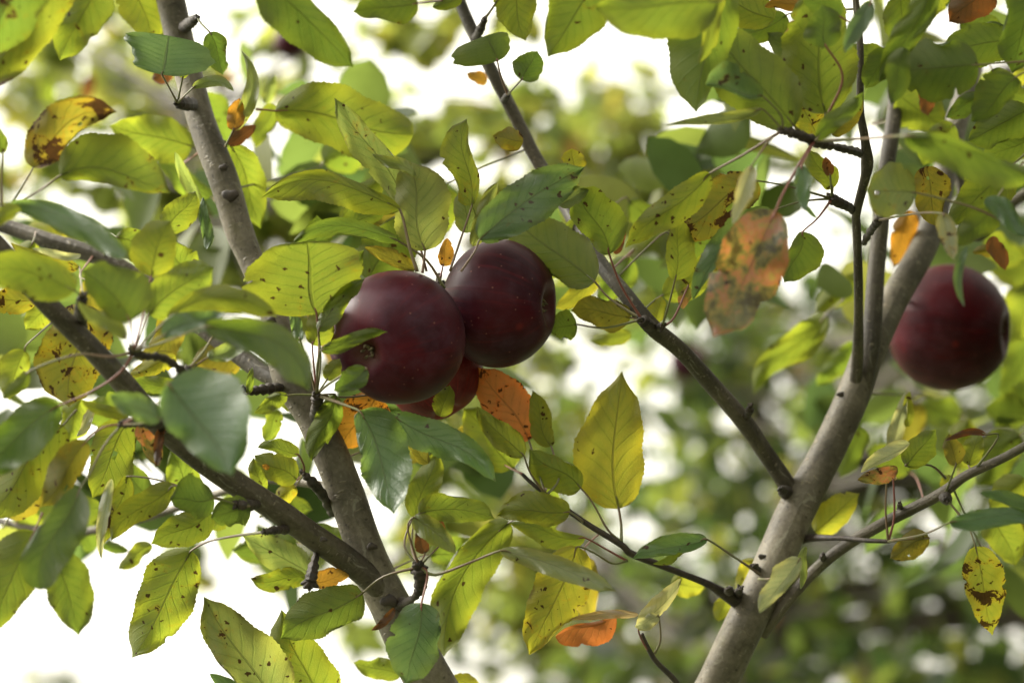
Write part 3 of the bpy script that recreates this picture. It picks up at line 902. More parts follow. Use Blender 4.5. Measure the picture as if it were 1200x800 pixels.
# --- below the apples
L('se', 'v', 'l', 393, 462, 365, 541, 13, 14, 0, 1.20, .12, 'e')
L('se', 'O', 'l', 442, 462, 398, 527, 27, 24, 0, 1.245, .8, 'e')
L('se', 'h', 'u', 421, 481, 462, 602, 36, 24, 5, 1.165, .18, [(400, 473), 'e'], tilt=.3, bite=1, pw=3.2)
L('se', 'h', 'u', 459, 487, 581, 564, 19, 20, 8, 1.175, .2, [(430, 484), (395, 470), 'e'], tilt=.3, bite=1)
L('se', 'y', 'l', 516, 488, 527, 451, 13, 12, 0, 1.225, .15)
L('se', 'B', 'l', 502, 543, 473, 504, 9, 9, 0, 1.22, .2)
L('sf', 'y', 'l', 486, 607, 512, 527, 15, 16, 0, 1.25, .2, [(482, 640), 'f'])
L('sf', 'y', 'l', 490, 602, 580, 608, 19, 12, 8, 1.20, .5, [(481, 612), (474, 640), 'f'])
L('sf', 'p', 'u', 484, 606, 534, 649, 10, 13, 4, 1.18, .05, [(478, 620), 'f'], bite=0)
L('sf', 'b', 'l', 498, 648, 489, 621, 8, 8, 0, 1.2, .4, 'f')
L('sf', 'b', 'l', 516, 638, 512, 604, 8, 8, 0, 1.22, .4, 'f')
L('sf', 'b', 'u', 462, 712, 435, 738, 5, 4, 3, 1.19, .3)
L('W', 'y', 'l', 598, 611, 520, 769, 27, 29, -22, 1.265, .15, [(625, 600), 'W4'], pk=.52, tilt=.25, bite=0)
L('sf', 'g', 'u', 494, 706, 476, 802, 33, 32, 2, 1.175, .35, [(501, 672), 'f'], tilt=.15, fold=.2, pk=.45, bite=1, pw=3)
L('L', 'y', 'l', 470, 790, 414, 776, 12, 12, 0, 1.3, .3, [(490, 800)])
L('L', 'Y', 'l', 560, 810, 532, 790, 10, 10, 0, 1.3, .1)
L('sf', 'P', 'u', 586, 645, 722, 692, 11, 13, 4, 1.165, .12, [(550, 659), (510, 673), 'f'], pk=.52, bite=0, pw=3.4)
L('W', 'Y', 'l', 677, 640, 620, 767, 27, 27, 2, 1.205, .8, [(697, 648), (718, 660), 'W2'], tilt=.2, bite=2)
L('W', 'y', 'l', 668, 600, 582, 604, 14, 21, -4, 1.20, .2, [(680, 608), (683, 612, 1.235)])
L('W', 'y', 'l', 686, 630, 598, 612, 17, 6, 2, 1.24, .15, [(705, 640), 'W2'])
L('Z', 'R', 'l', 722, 722, 651, 746, 21, 4, 0, 1.22, .15, pk=.55)
L('Z', 'k', 'u', 748, 720, 668, 725, 5, 5, -3, 1.215, .05)
L('Z', 's', 'l', 748, 738, 798, 677, 14, 7, -3, 1.24, .05, [(755, 755), 'z'])
L('Z', 's', 'u', 772, 722, 744, 734, 9, 7, 0, 1.235, .05, [(774, 750), 'z'])
L('W', 'g', 'u', 829, 632, 740, 655, 9, 13, -2, 1.215, .35, [(860, 652), 'R1'], bite=1, pw=3)
L('W', 'v', 'l', 815, 636, 765, 660, 9, 3, 0, 1.222, .3)
# --- bright upright leaf and neighbours
L('W', 'Y', 'l', 725, 596, 729, 435, 38, 35, 7, 1.255, .22, [(728, 615), 'W1'], ac=.17, pk=.40, tilt=.12, fold=.1, bite=0, pw=3.4)
L('W', 'y', 'l', 646, 523, 624, 457, 13, 13, 2, 1.25, .25, [(655, 560), 'W3'], bite=2)
L('W', 'y', 'l', 681, 572, 620, 526, 22, 17, 0, 1.24, .3, [(694, 588), (712, 620), 'W1'], bite=1)
L('W', 'y', 'l', 614, 534, 559, 476, 15, 16, 3, 1.22, .6, [(622, 555), 'W3'])
L('W', 'y', 'l', 602, 548, 543, 478, 28, 28, 0, 1.3, .1, 'W3')
L('W', 'R', 'l', 620, 516, 560, 430, 28, 30, -2, 1.265, 1.0, [(630, 550), 'W3'], bite=0)
# --- top middle
L('L', 'd', 'l', 303, -30, 414, 79, 25, 31, 3, 1.08, .1, [(280, -60)], bite=0)
L('sq', 'd', 'l', 246, 38, 261, 88, 14, 14, 2, 1.25, .35, [(236, 28), 'q'])
L('sp', 'p', 'u', 226, 103, 274, 107, 6, 6, 10, 1.2, .05, 'p', bite=0)
L('sp', 'y', 'l', 214, 92, 222, 62, 8, 6, 0, 1.22, .1, 'p')
L('L', 'p', 'u', 274, 153, 282, 58, 8, 9, -17, 1.27, .15, [(264, 172, 1.28)], pk=.36, bite=0)
L('L', 'O', 'l', 273, 153, 281, 115, 11, 10, 0, 1.27, .1, [(264, 172, 1.28)])
L('L', 'b', 'l', 268, 169, 300, 147, 8, 8, 0, 1.28, .1)
L('L', 'y', 'l', 320, 122, 300, 173, 13, 12, 0, 1.37, .1)
L('L', 'p', 'l', 310, 122, 323, 88, 8, 8, 0, 1.42, .1)
L('L', 'y', 'l', 270, 171, 306, 268, 22, 20, 3, 1.31, .2, [(262, 165)], bite=0)
L('T', 'y', 'l', 322, 130, 484, 158, 32, 33, 2, 1.31, .25, [(300, 128)], pk=.58, bite=0)
L('e1' if False else 'se', 'p', 'l', 474, 236, 392, 115, 19, 17, -3, 1.22, .5, [(487, 270), (500, 318)])
L('se', 'p', 'l', 498, 294, 478, 188, 27, 33, 0, 1.195, .3, [(495, 320)], pk=.48, bite=0, pw=3)
L('se', 'p', 'u', 487, 206, 436, 181, 6, 7, -2, 1.19, .05, bite=0)
L('se', 'y', 'l', 469, 246, 306, 232, 22, 10, -26, 1.185, .25, [(480, 290), (489, 318)], pk=.5, bite=0, pw=3.4)
L('se', 'd', 'l', 468, 283, 344, 283, 13, 8, -18, 1.20, .2, [(500, 305), (521, 338)], pk=.5, bite=0, pw=3.2)
L('se', 'v', 'l', 430, 328, 492, 238, 32, 30, 0, 1.29, .3)
L('se', 'v', 'l', 400, 262, 452, 250, 14, 12, 0, 1.25, .2)
L('se', 'B', 'l', 487, 316, 427, 290, 6, 10, 0, 1.215, .45)
L('se', 'O', 'l', 519, 312, 524, 279, 8, 10, 0, 1.205, .6, [(516, 325)])
L('se', 'y', 'l', 371, 368, 360, 283, 64, 62, 2, 1.165, .28, [(374, 400), (373, 430), 'e'], pk=.62, tilt=.35, fold=.12, bite=1, pw=3)
L('se', 'v', 'u', 373, 388, 428, 326, 9, 15, 6, 1.16, .1, [(376, 420), 'e'])
L('se', 'y', 'l', 366, 404, 392, 352, 16, 14, 0, 1.185, .15, [(368, 430), 'e'])
L('se', 'g', 'u', 352, 399, 342, 360, 7, 6, 0, 1.18, .05, [(362, 430), 'e'])
L('se', 'p', 'u', 304, 317, 285, 330, 4, 5, 0, 1.2, .1)
L('se', 'v', 'l', 376, 411, 454, 389, 10, 9, 3, 1.14, .1, [(372, 430), 'e'], bite=0)
L('se', 'd', 'u', 429, 431, 391, 458, 10, 14, 3, 1.145, .1, [(415, 432), (385, 450), 'e'], bite=0)
L('se', 'y', 'l', 383, 445, 398, 420, 10, 10, 0, 1.18, .3, 'e')
L('se', 'v', 'l', 378, 480, 384, 520, 10, 12, 0, 1.215, .3, 'e')
L('T', 'y', 'l', 553, 241, 547, 139, 27, 9, 4, 1.195, .5, [(540, 280), (527, 318)], pk=.5, bite=1)
L('T', 'p', 'l', 547, 273, 545, 221, 13, 13, 0, 1.215, .1)
L('T', 'g', 'u', 562, 281, 685, 196, 27, 27, 6, 1.165, .35, [(556, 295), (540, 318)], pk=.48, bite=0, tilt=.3)
L('T', 'p', 'l', 554, 288, 583, 213, 11, 10, 0, 1.215, .1)
L('T', 'v', 'l', 697, 330, 596, 250, 35, 32, 2, 1.232, .3, [(715, 350), 'k'], pk=.5, bite=1, tilt=.3, fold=.12, curl=0.0, pw=3, dt=.05)
L('T', 'v', 'l', 714, 298, 676, 221, 18, 31, -2, 1.20, .5, [(728, 335), 'k'], pk=.55, bite=0, pw=3)
L('T', 'p', 'u', 655, 240, 690, 222, 11, 8, 0, 1.18, .3)
L('T', 'Y', 'l', 701, 330, 650, 361, 11, 11, 0, 1.3, .1)
L('T', 'B', 'l', 739, 372, 669, 364, 17, 19, -3, 1.245, .45, 'k', bite=0)
L('T', 'v', 'l', 676, 380, 644, 386, 16, 16, 0, 1.26, .2, [(710, 384), 'k'])
L('T', 'Y', 'l', 768, 379, 775, 347, 11, 11, 0, 1.28, .35)
L('T', 'b', 'l', 721, 298, 733, 268, 5, 5, 0, 1.24, .2)
L('T', 'y', 'l', 740, 392, 690, 400, 10, 9, 0, 1.4, .1)
L('T', 'v', 'l', 490, 4, 414, 14, 19, 22, 0, 1.12, .05, [(505, 2), (530, 0, 1.33)], bite=0)
L('T', 'v', 'l', 541, -2, 507, 9, 8, 8, 0, 1.26, .1)
L('T', 'd', 'l', 583, 72, 572, 41, 42, 23, 0, 1.16, .05, [(587, 90), 'r2'], pk=.72, bite=0, tilt=.4)
L('T', 'd', 'l', 611, 94, 630, 60, 18, 17, 0, 1.17, .1, 'r2')
L('T', 'v', 'l', 716, -36, 642, 67, 31, 38, -3, 1.09, .25, [(740, -60)], bite=0)
L('T', 'v', 'l', 842, 2, 697, 8, 42, 32, 2, 1.05, .05, [(860, -10)], bite=0)
L('T', 'y', 'l', 596, -24, 616, 48, 23, 22, 0, 1.26, .1, [(580, 5), 'r'])
L('T', 'O', 'l', 571, 96, 547, 86, 8, 8, 0, 1.36, .35)
L('T', 'B', 'l', 613, 166, 577, 159, 13, 14, 0, 1.22, .6)
L('T', 'Y', 'l', 673, 201, 670, 174, 14, 13, 0, 1.22, .55)
# --- centre right, hanging from the long spur
L('sm', 'y', 'l', 832, 203, 732, 291, 18, 16, 0, 1.145, .45, [(870, 182), 'm'], bite=1, pw=3.4)
L('sn', 'B', 'l', 888, 212, 782, 270, 30, 22, 3, 1.17, .95, [(930, 220), 'n'], bite=1)
L('T', 'y', 'l', 791, 328, 797, 255, 14, 21, 0, 1.20, .4, [(785, 352), 'k2'])
L('sm', 's', 'u', 881, 194, 858, 263, 11, 9, 0, 1.09, .15, [(896, 172), (906, 160, 1.12)])
L('sn', 'g', 'u', 905, 247, 812, 352, 8, 16, -14, 1.17, .3, [(940, 236), 'n'])
L('sm', 'm', 'u', 909, 247, 836, 395, 38, 42, 2, 1.075, .35, [(918, 226), (938, 190), 'm2'], pk=.48, tilt=.15, bite=4, pw=3.4, fold=.3, curl=.2)
L('sn', 'y', 'l', 835, 300, 795, 350, 18, 18, 0, 1.24, .6)
L('T', 'o', 'l', 806, 336, 800, 362, 6, 7, 0, 1.22, .2, [(790, 372), 'k2'])
L('sn', 'v', 'l', 941, 271, 919, 331, 25, 12, 3, 1.17, .3, [(958, 256), 'n'], pk=.45)
L('sn', 'g', 'u', 939, 194, 944, 248, 8, 10, 0, 1.10, .05, [(948, 178), 'm2'])
L('sn', 'g', 'l', 941, 240, 958, 256, 3, 3, 0, 1.10, .05)
L('sn', 'y', 'l', 976, 221, 949, 176, 15, 14, 0, 1.2, .5, 'n')
L('sn', 'b', 'l', 973, 206, 967, 184, 6, 6, 0, 1.18, .2, 'n')
L('sm', 'v', 'l', 931, 148, 834, 29, 40, 37, 2, 1.13, .2, [(942, 156), 'm2'], bite=0, tilt=.4, pk=.5, pw=3)
L('sm', 'g', 'u', 894, 113, 827, 99, 4, 24, 0, 1.11, .5, [(915, 135), 'm'], pk=.62, bite=2)
L('sm', 'p', 'u', 893, 128, 775, 148, 4, 8, 4, 1.12, .3, [(908, 142), 'm'], pk=.35, bite=0)
L('sm', 'v', 'l', 967, 134, 957, -8, 43, 40, 2, 1.15, .25, [(962, 150), 'm2'], pk=.58, bite=2, tilt=.4)
L('sm', 'd', 'l', 969, 56, 962, 6, 18, 18, 0, 1.11, .1, [(985, 80), (986, 100), (972, 130), 'm2'], bite=0, pw=3.2)
L('sm', 'O', 'l', 942, 1, 896, 8, 9, 8, 0, 1.2, .45)
L('sm', 'y', 'l', 908, 22, 818, -14, 22, 22, 0, 1.21, .15)
L('sm', 'v', 'l', 850, -32, 816, 132, 20, 46, 0, 1.10, .12, [(870, -60)], bite=0)
L('sm', 'y', 'l', 846, -12, 818, 74, 12, 8, 0, 1.08, .1)
L('sm', 'Y', 'l', 958, 160, 935, 113, 17, 16, 0, 1.2, .6, 'm2')
L('sm', 'B', 'l', 976, 159, 1012, 118, 12, 10, 0, 1.19, .3)
L('sm', 'v', 'l', 957, 163, 1012, 108, 9, 10, 0, 1.11, .05, 'm2', bite=0)
# --- top right
L('Rc', 'g', 'u', 1021, 2, 990, 63, 11, 9, -3, 1.10, .05, [(1010, -20)], bite=0)
L('Rc', 'd', 'l', 1096, -22, 1030, 96, 15, 18, 4, 1.10, .05, bite=0)
L('Rc', 'd', 'l', 985, 20, 940, -10, 12, 14, 0, 1.12, .05, [(1005, 32)])
L('Rc', 'd', 'l', 1042, 58, 1014, 104, 15, 15, 0, 1.14, .1)
L('Rb', 'd', 'l', 1147, 76, 1050, 83, 38, 38, 0, 1.12, .2, [(1175, 74), (1215, 71)], pk=.5, bite=3)
L('Rb', 'd', 'l', 1060, 56, 1044, 123, 15, 15, 0, 1.09, .1)
L('R', 'v', 'l', 1192, 50, 1104, 54, 23, 30, 0, 1.18, .15, [(1220, 48)])
L('R', 'd', 'l', 1214, -24, 1186, 86, 34, 32, 0, 1.10, .05, bite=0)
L('R', 'b', 'l', 1162, -18, 1112, 26, 21, 20, 0, 1.22, .5)
L('R', 'y', 'l', 1107, -18, 1074, 29, 15, 14, 0, 1.3, .1)
L('R', 'd', 'l', 1191, 90, 1138, 143, 14, 28, 3, 1.12, .35, [(1210, 78)], bite=2)
L('R', 'd', 'l', 1150, 110, 1108, 138, 12, 10, 0, 1.14, .2)
L('sm', 'v', 'l', 1060, 159, 1222, 208, 11, 26, 3, 1.025, .05, [(1020, 162), 'm2'], pk=.52, bite=0, pw=3.4)
L('Rb', 'y', 'l', 1052, 110, 1108, 152, 26, 24, 0, 1.36, .1)
L('Rb', 'b', 'l', 1084, 103, 1088, 136, 11, 11, 0, 1.32, .2)
L('R', 'v', 'l', 1206, 128, 1134, 166, 24, 22, 0, 1.24, .15)
L('R', 'Y', 'l', 1200, 78, 1188, 102, 12, 12, 0, 1.42, .1)
L('R', 'v', 'l', 1210, 160, 1150, 190, 16, 16, 0, 1.26, .15)
L('R', 'p', 'u', 1073, 226, 1015, 222, 31, 30, 0, 1.10, .5, [(1100, 232), (1150, 247), (1210, 278)], pk=.5, tilt=.2, bite=1, pw=3)
L('R', 'B', 'l', 1085, 195, 1098, 266, 20, 19, 0, 1.2, .85)
L('R', 'O', 'l', 1066, 246, 1046, 313, 15, 13, 0, 1.39, .3)
L('R', 'v', 'l', 1187, 193, 1111, 264, 27, 22, 0, 1.15, .1, [(1210, 170)])
L('R', 'v', 'l', 1166, 236, 1121, 290, 17, 15, 2, 1.10, .12, [(1180, 215), (1200, 190)])
L('R', 'g', 'u', 1154, 234, 1208, 277, 11, 10, 2, 1.09, .1)
L('R', 's', 'u', 1104, 250, 1118, 305, 10, 11, 0, 1.10, .6, [(1075, 250), 'o'], bite=2)
L('R', 'd', 'l', 1100, 252, 1122, 280, 8, 8, 0, 1.11, .2)
L('R', 'g', 'u', 1134, 289, 1130, 359, 5, 5, -9, 1.08, .03, bite=0)
L('R', 'b', 'l', 1162, 277, 1178, 317, 10, 9, 0, 1.3, .2)
L('R', 'B', 'l', 1170, 290, 1140, 296, 7, 7, 0, 1.32, .2)
L('X', 'y', 'l', 1225, 310, 1140, 300, 30, 22, 0, 1.62, .1)
L('X', 'y', 'l', 1220, 330, 1180, 420, 26, 26, 0, 1.62, .1)
L('X', 'v', 'l', 1215, 400, 1172, 470, 22, 22, 0, 1.55, .1)
L('X', 'v', 'l', 1215, 450, 1165, 500, 20, 18, 0, 1.5, .1)
# --- right, below the apple
L('Q', 'v', 'l', 1062, 546, 1097, 503, 17, 15, 0, 1.215, .1, [(1090, 545), (1108, 560, 1.24)], bite=0)
L('Q', 's', 'u', 1066, 519, 1009, 553, 4, 11, 0, 1.205, .15, bite=0)
L('Q', 'o', 'l', 1052, 548, 1005, 562, 11, 6, 0, 1.21, .8)
L('Q', 's', 'l', 1045, 531, 1062, 459, 9, 8, 0, 1.31, .1)
L('Q', 'Y', 'l', 1062, 500, 1066, 458, 5, 6, 0, 1.305, .3)
L('Q', 'b', 'u', 1156, 509, 1108, 516, 4, 4, -6, 1.2, .3, [(1170, 512), 'Q2'])
L('Q', 'B', 'l', 1120, 545, 1112, 508, 11, 12, 0, 1.22, .2, 'Q1')
L('Q', 'y', 'l', 1135, 545, 1148, 506, 13, 12, 0, 1.25, .2, 'Q2')
L('Q', 'Y', 'l', 1118, 560, 1102, 572, 9, 9, 0, 1.25, .3)
L('V', 'g', 'u', 1112, 612, 1222, 612, 10, 12, 8, 1.12, .05, [(1085, 625), 'V'], bite=0, pw=2.6)
L('Q', 'g', 'u', 1214, 592, 1149, 577, 9, 8, 0, 1.13, .05)
L('Q', 'y', 'l', 1165, 598, 1190, 663, 20, 20, 0, 1.32, .3)
L('Q', 'y', 'l', 1200, 560, 1160, 600, 20, 18, 0, 1.34, .1)
L('Q', 'Y', 'l', 1143, 640, 1163, 744, 24, 18, 0, 1.215, .8, [(1135, 618), (1118, 595), 'v'], bite=2, pk=.4)
L('Q', 'B', 'l', 1089, 630, 1043, 654, 15, 14, -3, 1.24, .5, 'V')
L('V', 'k', 'u', 1039, 565, 1041, 560, 3, 3, 0, 1.235, 0, [(1038, 600), 'V'])
L('V', 'k', 'u', 1047, 562, 1049, 557, 3, 3, 0, 1.24, 0, [(1048, 605), 'V'])
L('R', 'Y', 'l', 955, 623, 1007, 578, 21, 16, 0, 1.32, .1)
L('R', 'Y', 'l', 786, 684, 826, 688, 14, 14, 0, 1.34, .1)
L('R', 'Y', 'l', 850, 700, 842, 728, 10, 10, 0, 1.33, .1)
L('R', 'Y', 'l', 884, 655, 862, 690, 8, 9, 0, 1.33, .1)
L('R', 's', 'u', 938, 654, 890, 718, 8, 20, 0, 1.15, .05, [(930, 675), (905, 678), (889, 678, 1.28)], pk=.42, bite=0, tilt=.1)
L('R', 'p', 'l', 944, 640, 938, 690, 5, 5, 0, 1.2, .1)
L('R', 'y', 'l', 968, 368, 883, 463, 17, 18, -4, 1.46, .2, [(990, 350)], bite=0)
L('R', 'y', 'l', 1008, 323, 954, 366, 14, 14, 0, 1.46, .1)
L('R', 'v', 'l', 1003, 402, 957, 452, 14, 14, 0, 1.52, .1)
L('R', 'v', 'l', 1010, 500, 985, 560, 16, 16, 0, 1.45, .1)
L('U', 'y', 'l', 196, 272, 229, 224, 15, 18, 0, 1.26, .35)
L('U', 'g', 'u', 242, 292, 238, 231, 6, 7, 0, 1.24, .05)
L('U', 'p', 'l', 236, 247, 205, 178, 7, 8, 0, 1.3, .1)

# more leaves of the same tree, a little deeper in the crown
FILL = [(20, 440, 1.3, 'F'), (120, 480, 1.35, 'F'), (60, 545, 1.25, 'F'), (150, 560, 1.3, 'F'), (210, 560, 1.3, 'F'), (230, 480, 1.35, 'F'), (270, 520, 1.3, 'F'),
        (30, 580, 1.3, 'F'), (90, 590, 1.35, 'F'), (340, 600, 1.35, 'H'), (310, 640, 1.35, 'H'), (210, 300, 1.3, 'U'), (160, 290, 1.28, 'U'), (230, 340, 1.25, 'U'),
        (120, 350, 1.25, 'U'), (190, 400, 1.25, 'U'), (255, 420, 1.3, 'U'), (30, 320, 1.3, 'U'), (215, 210, 1.4, 'U'), (185, 160, 1.45, 'U'), (250, 145, 1.45, 'U'),
        (410, 170, 1.45, 'L'), (365, 285, 1.3, 'L'), (400, 320, 1.25, 'L'), (425, 235, 1.3, 'L'), (460, 270, 1.3, 'L'), (520, 250, 1.32, 'T'), (400, 380, 1.27, 'L'),
        (420, 500, 1.3, 'L'), (480, 520, 1.32, 'L'), (560, 520, 1.33, 'W'), (540, 650, 1.32, 'W'), (640, 600, 1.35, 'W'), (690, 690, 1.33, 'W'),
        (690, 270, 1.3, 'T'), (650, 310, 1.35, 'T'), (720, 330, 1.38, 'T'), (760, 250, 1.4, 'T'), (820, 280, 1.3, 'sn'), (850, 230, 1.25, 'sn'), (810, 330, 1.3, 'sn'),
        (890, 30, 1.25, 'sm'), (930, 60, 1.25, 'sm'), (1010, 60, 1.25, 'Rc'), (980, 110, 1.3, 'Rc'), (1060, 30, 1.28, 'Rb'), (1100, 90, 1.3, 'Rb'), (1150, 40, 1.3, 'R'),
        (1180, 110, 1.3, 'R'), (1100, 170, 1.33, 'R'), (1150, 220, 1.3, 'R'), (1180, 290, 1.5, 'X'), (1070, 130, 1.4, 'Rb'), (1180, 480, 1.5, 'X'), (1170, 540, 1.4, 'Q'),
        (1130, 520, 1.45, 'Q'), (1040, 540, 1.5, 'Q'), (1100, 480, 1.6, 'X'), (1060, 500, 1.6, 'X'), (1190, 620, 1.35, 'Q')]
rf = random.Random(77)
for fx, fy, fd, fb in FILL:
    an = rf.uniform(0, 6.28); hl = rf.uniform(26, 40)
    ddx, ddy = math.cos(an) * hl, math.sin(an) * hl
    if nearest_wood(fx + ddx, fy + ddy)[0] < nearest_wood(fx - ddx, fy - ddy)[0]:
        ddx, ddy = -ddx, -ddy
    wd, wq = nearest_wood(fx - ddx, fy - ddy)
    st = [(fx - ddx * 1.3, fy - ddy * 1.3 + 2, fd)] if wd > 120 else [(fx - ddx * 1.35, fy - ddy * 1.35 + 2), wq]
    L(fb, rf.choice('yyvvvvB'), 'l', fx - ddx, fy - ddy, fx + ddx, fy + ddy, rf.uniform(13, 22), rf.uniform(13, 22), rf.uniform(-6, 6), fd, rf.uniform(.05, .5), st, pw=2.2)


# ------------------------------------------------------------------ apples
def apple(px, py, d, rad_px, axis, label, squash=0.86, cat="apple", grp=None, roll=0.0, stem_to=None, lob=0.035, hi=True, tint=(1, 1, 1)):
    """axis: calyx direction in camera coordinates (x right, y up, z toward the camera)."""
    c = P(px, py, d)
    R = rad_px * K * d
    root = add_empty("apple", c, label, cat, grp)
    ax = (ROT @ Vector(axis)).normalized()
    q = (-ax).to_track_quat('Z', 'Y')
    nu, nv = (48, 40) if hi else (24, 20)
    verts, faces, uvs = [], [], []
    for i in range(nv + 1):
        t = i / nv
        th = math.pi * t                        # 0 stem end, pi calyx end
        rr = math.sin(th) ** 0.92 if 0 < t < 1 else 0.0
        z = math.cos(th)
        zz = z * squash
        zz -= 0.30 * math.exp(-(rr / 0.26) ** 2) * (1 if z > 0 else 0)
        zz += 0.22 * math.exp(-(rr / 0.24) ** 2) * (1 if z < 0 else 0)
        rr *= 1.0 + 0.05 * z
        for k in range(nu + 1):
            a = 2 * math.pi * k / nu
            lobe = 1 + lob * math.cos(5 * a + roll) * max(0.0, -z) + 0.024 * math.sin(2 * a + roll * 2) + 0.014 * math.sin(3 * a + roll)
            p = Vector((rr * lobe * math.cos(a), rr * lobe * math.sin(a), zz * (1 + 0.045 * math.cos(a + roll)))) * R
            p.rotate(q)
            verts.append(p)
            uvs.append((k / nu, t))
    for i in range(nv):
        for k in range(nu):
            a = i * (nu + 1) + k
            faces.append((a, a + nu + 1, a + nu + 2, a + 1))
    sk = add_obj("skin", mesh_from("skin", verts, faces, True, uvs), c, root, (M_APPLE,))
    sk.color = tint + (1.0,)
    # calyx: five dry sepals in the basin
    v, f, uv = [], [], []
    basin = c + ax * R * (squash - 0.25)
    ex = ax.orthogonal().normalized(); ey = ax.cross(ex)
    for k in range(5):
        a = 2 * math.pi * k / 5 + roll
        rad = ex * math.cos(a) + ey * math.sin(a)
        seg = [(basin + rad * R * 0.02, R * 0.035), (basin + rad * R * 0.07 + ax * R * 0.05, R * 0.03),
               (basin + rad * R * 0.10 + ax * R * 0.10, R * 0.018), (basin + rad * R * 0.07 + ax * R * 0.15, R * 0.004)]
        vv, ff, uu = tube_geo(seg, 6, c, 0.1, len(v), seed=k)
        v += vv; f += ff; uv += uu
    add_obj("calyx", mesh_from("calyx", v, f, True, uv), c, root, (M_CALYX,))
    # stem
    s0 = c - ax * R * (squash - 0.36)
    if stem_to is None:
        s2 = s0 - ax * R * 0.55 + Vector((0, 0, R * 0.15))
    else:
        s2 = P(*stem_to)
    s1 = (s0 + s2) / 2 - ax * R * 0.12
    v, f, uv = tube_geo(catmull([(s0, 0.0013), (s1, 0.0011), (s2, 0.0017)], 6), 8, c, 0.05)
    add_obj("stem", mesh_from("stem", v, f, True, uv), c, root, (M_SPUR,))
    return root


apple(465, 395, 1.200, 80, (-0.50, -0.27, 0.82), "large dark red apple in front, leaf tips lying over its left side", 0.93, roll=0.4, stem_to=(515, 322, 1.26))
apple(587, 355, 1.245, 77, (0.93, -0.08, 0.36), "dark red apple whose dimple faces right, uppermost of the clustered apples", 0.84, roll=1.2, stem_to=(518, 330, 1.262))
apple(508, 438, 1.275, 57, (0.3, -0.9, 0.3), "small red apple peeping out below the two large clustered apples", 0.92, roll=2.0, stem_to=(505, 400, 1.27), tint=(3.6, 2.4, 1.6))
apple(1115, 383, 1.46, 76, (0.88, -0.1, 0.47), "lone dark red apple behind the right limb", 0.92, roll=0.9, stem_to=(1068, 330, 1.40), tint=(1.3, 1.0, 0.9))
FG = "blurred apples in the trees behind"
apple(340, 50, 2.3, 20, (0.2, -0.9, 0.3), "blurred dark apple against white sky near the top left", 0.9, roll=0.2, hi=False, grp=FG)
apple(162, 220, 2.2, 18, (0.2, -0.9, 0.3), "blurred dark apple behind the upper left leaves", 0.9, roll=0.8, hi=False, grp=FG)
apple(806, 425, 3.2, 22, (0.2, -0.9, 0.3), "blurred dark apple just under the slanting middle branch", 0.9, roll=1.7, hi=False, grp=FG)
apple(1072, 692, 4.2, 17, (0.2, -0.9, 0.3), "blurred dark apple low among the background leaves at right", 0.9, roll=2.7, hi=False, grp=FG)

# ------------------------------------------------------------------ the rest of the crown, with unseen leaves added for shade
def leaf_cloud(cen, r_, leaf_len):
    cnt = len(cen)
    n = r_.normal(size=(cnt, 3)) * 0.65 + np.array([0, -0.15, 0.55])
    n /= np.linalg.norm(n, axis=1)[:, None]
    t = r_.normal(size=(cnt, 3)) + np.array([0, 0, -0.4])
    t -= n * (t * n).sum(1)[:, None]
    t /= np.linalg.norm(t, axis=1)[:, None]
    b_ = np.cross(n, t)
    ll = leaf_len * r_.uniform(0.65, 1.2, size=(cnt, 1)); ww = ll * r_.uniform(0.24, 0.33, size=(cnt, 1))
    cup = n * ll * r_.uniform(0.02, 0.14, size=(cnt, 1))
    bendv = r_.uniform(-0.25, 0.35, size=(cnt, 1)); tw_ = r_.uniform(-0.5, 0.5, size=(cnt, 1))
    rows_ = []
    prof = ((0.0, 0.03), (0.12, 0.62), (0.30, 0.97), (0.48, 1.0), (0.66, 0.82), (0.84, 0.45), (1.0, 0.02))
    for s_, w_ in prof:
        m_ = cen + t * ll * (s_ - 0.5) - n * ll * bendv * s_ * s_
        e1 = b_ * ww * w_ + cup * w_ + n * ww * w_ * tw_ * (s_ - 0.3)
        e2 = -b_ * ww * w_ + cup * w_ - n * ww * w_ * tw_ * (s_ - 0.3)
        rows_ += [m_ + e1, m_, m_ + e2]
    q = np.stack(rows_, axis=1)
    faces = []
    nvl = 3 * len(prof)
    for a in range(0, cnt * nvl, nvl):
        for k in range(len(prof) - 1):
            o_ = a + 3 * k
            faces += [(o_, o_ + 1, o_ + 4, o_ + 3), (o_ + 1, o_ + 2, o_ + 5, o_ + 4)]
    return q.reshape(-1, 3), faces


cr = np.random.default_rng(5)
pts_c = []  # leaves out of view above and beside, put there to hold back sky light
for cx_, cy_, cd_, n_, sp_ in ((1150, -280, 1.25, 24, 0.09), (980, -260, 1.2, 18, 0.08), (1120, -420, 1.4, 40, 0.12), (800, -260, 1.25, 30, 0.08), (560, -240, 1.3, 40, 0.07),
                               (160, -260, 1.3, 70, 0.08), (0, -230, 1.15, 50, 0.07), (130, -400, 1.4, 90, 0.12), (1300, 100, 1.35, 60, 0.06), (1330, 330, 1.4, 60, 0.06), (-170, 300, 1.2, 60, 0.06),
                               (1480, 60, 1.2, 80, 0.08), (1520, 300, 1.25, 80, 0.08), (1500, 560, 1.25, 70, 0.08), (1750, 200, 1.1, 90, 0.10), (1750, 500, 1.1, 90, 0.10), (1500, -200, 1.1, 70, 0.10),
                               (1900, 700, 1.0, 80, 0.10), (2100, 350, 0.9, 80, 0.10)):
    pts_c.append(np.array(P(cx_, cy_, cd_))[None, :] + cr.normal(size=(n_, 3)) * sp_ * np.array([1, 1, 0.55]))
pts_c = np.concatenate(pts_c)
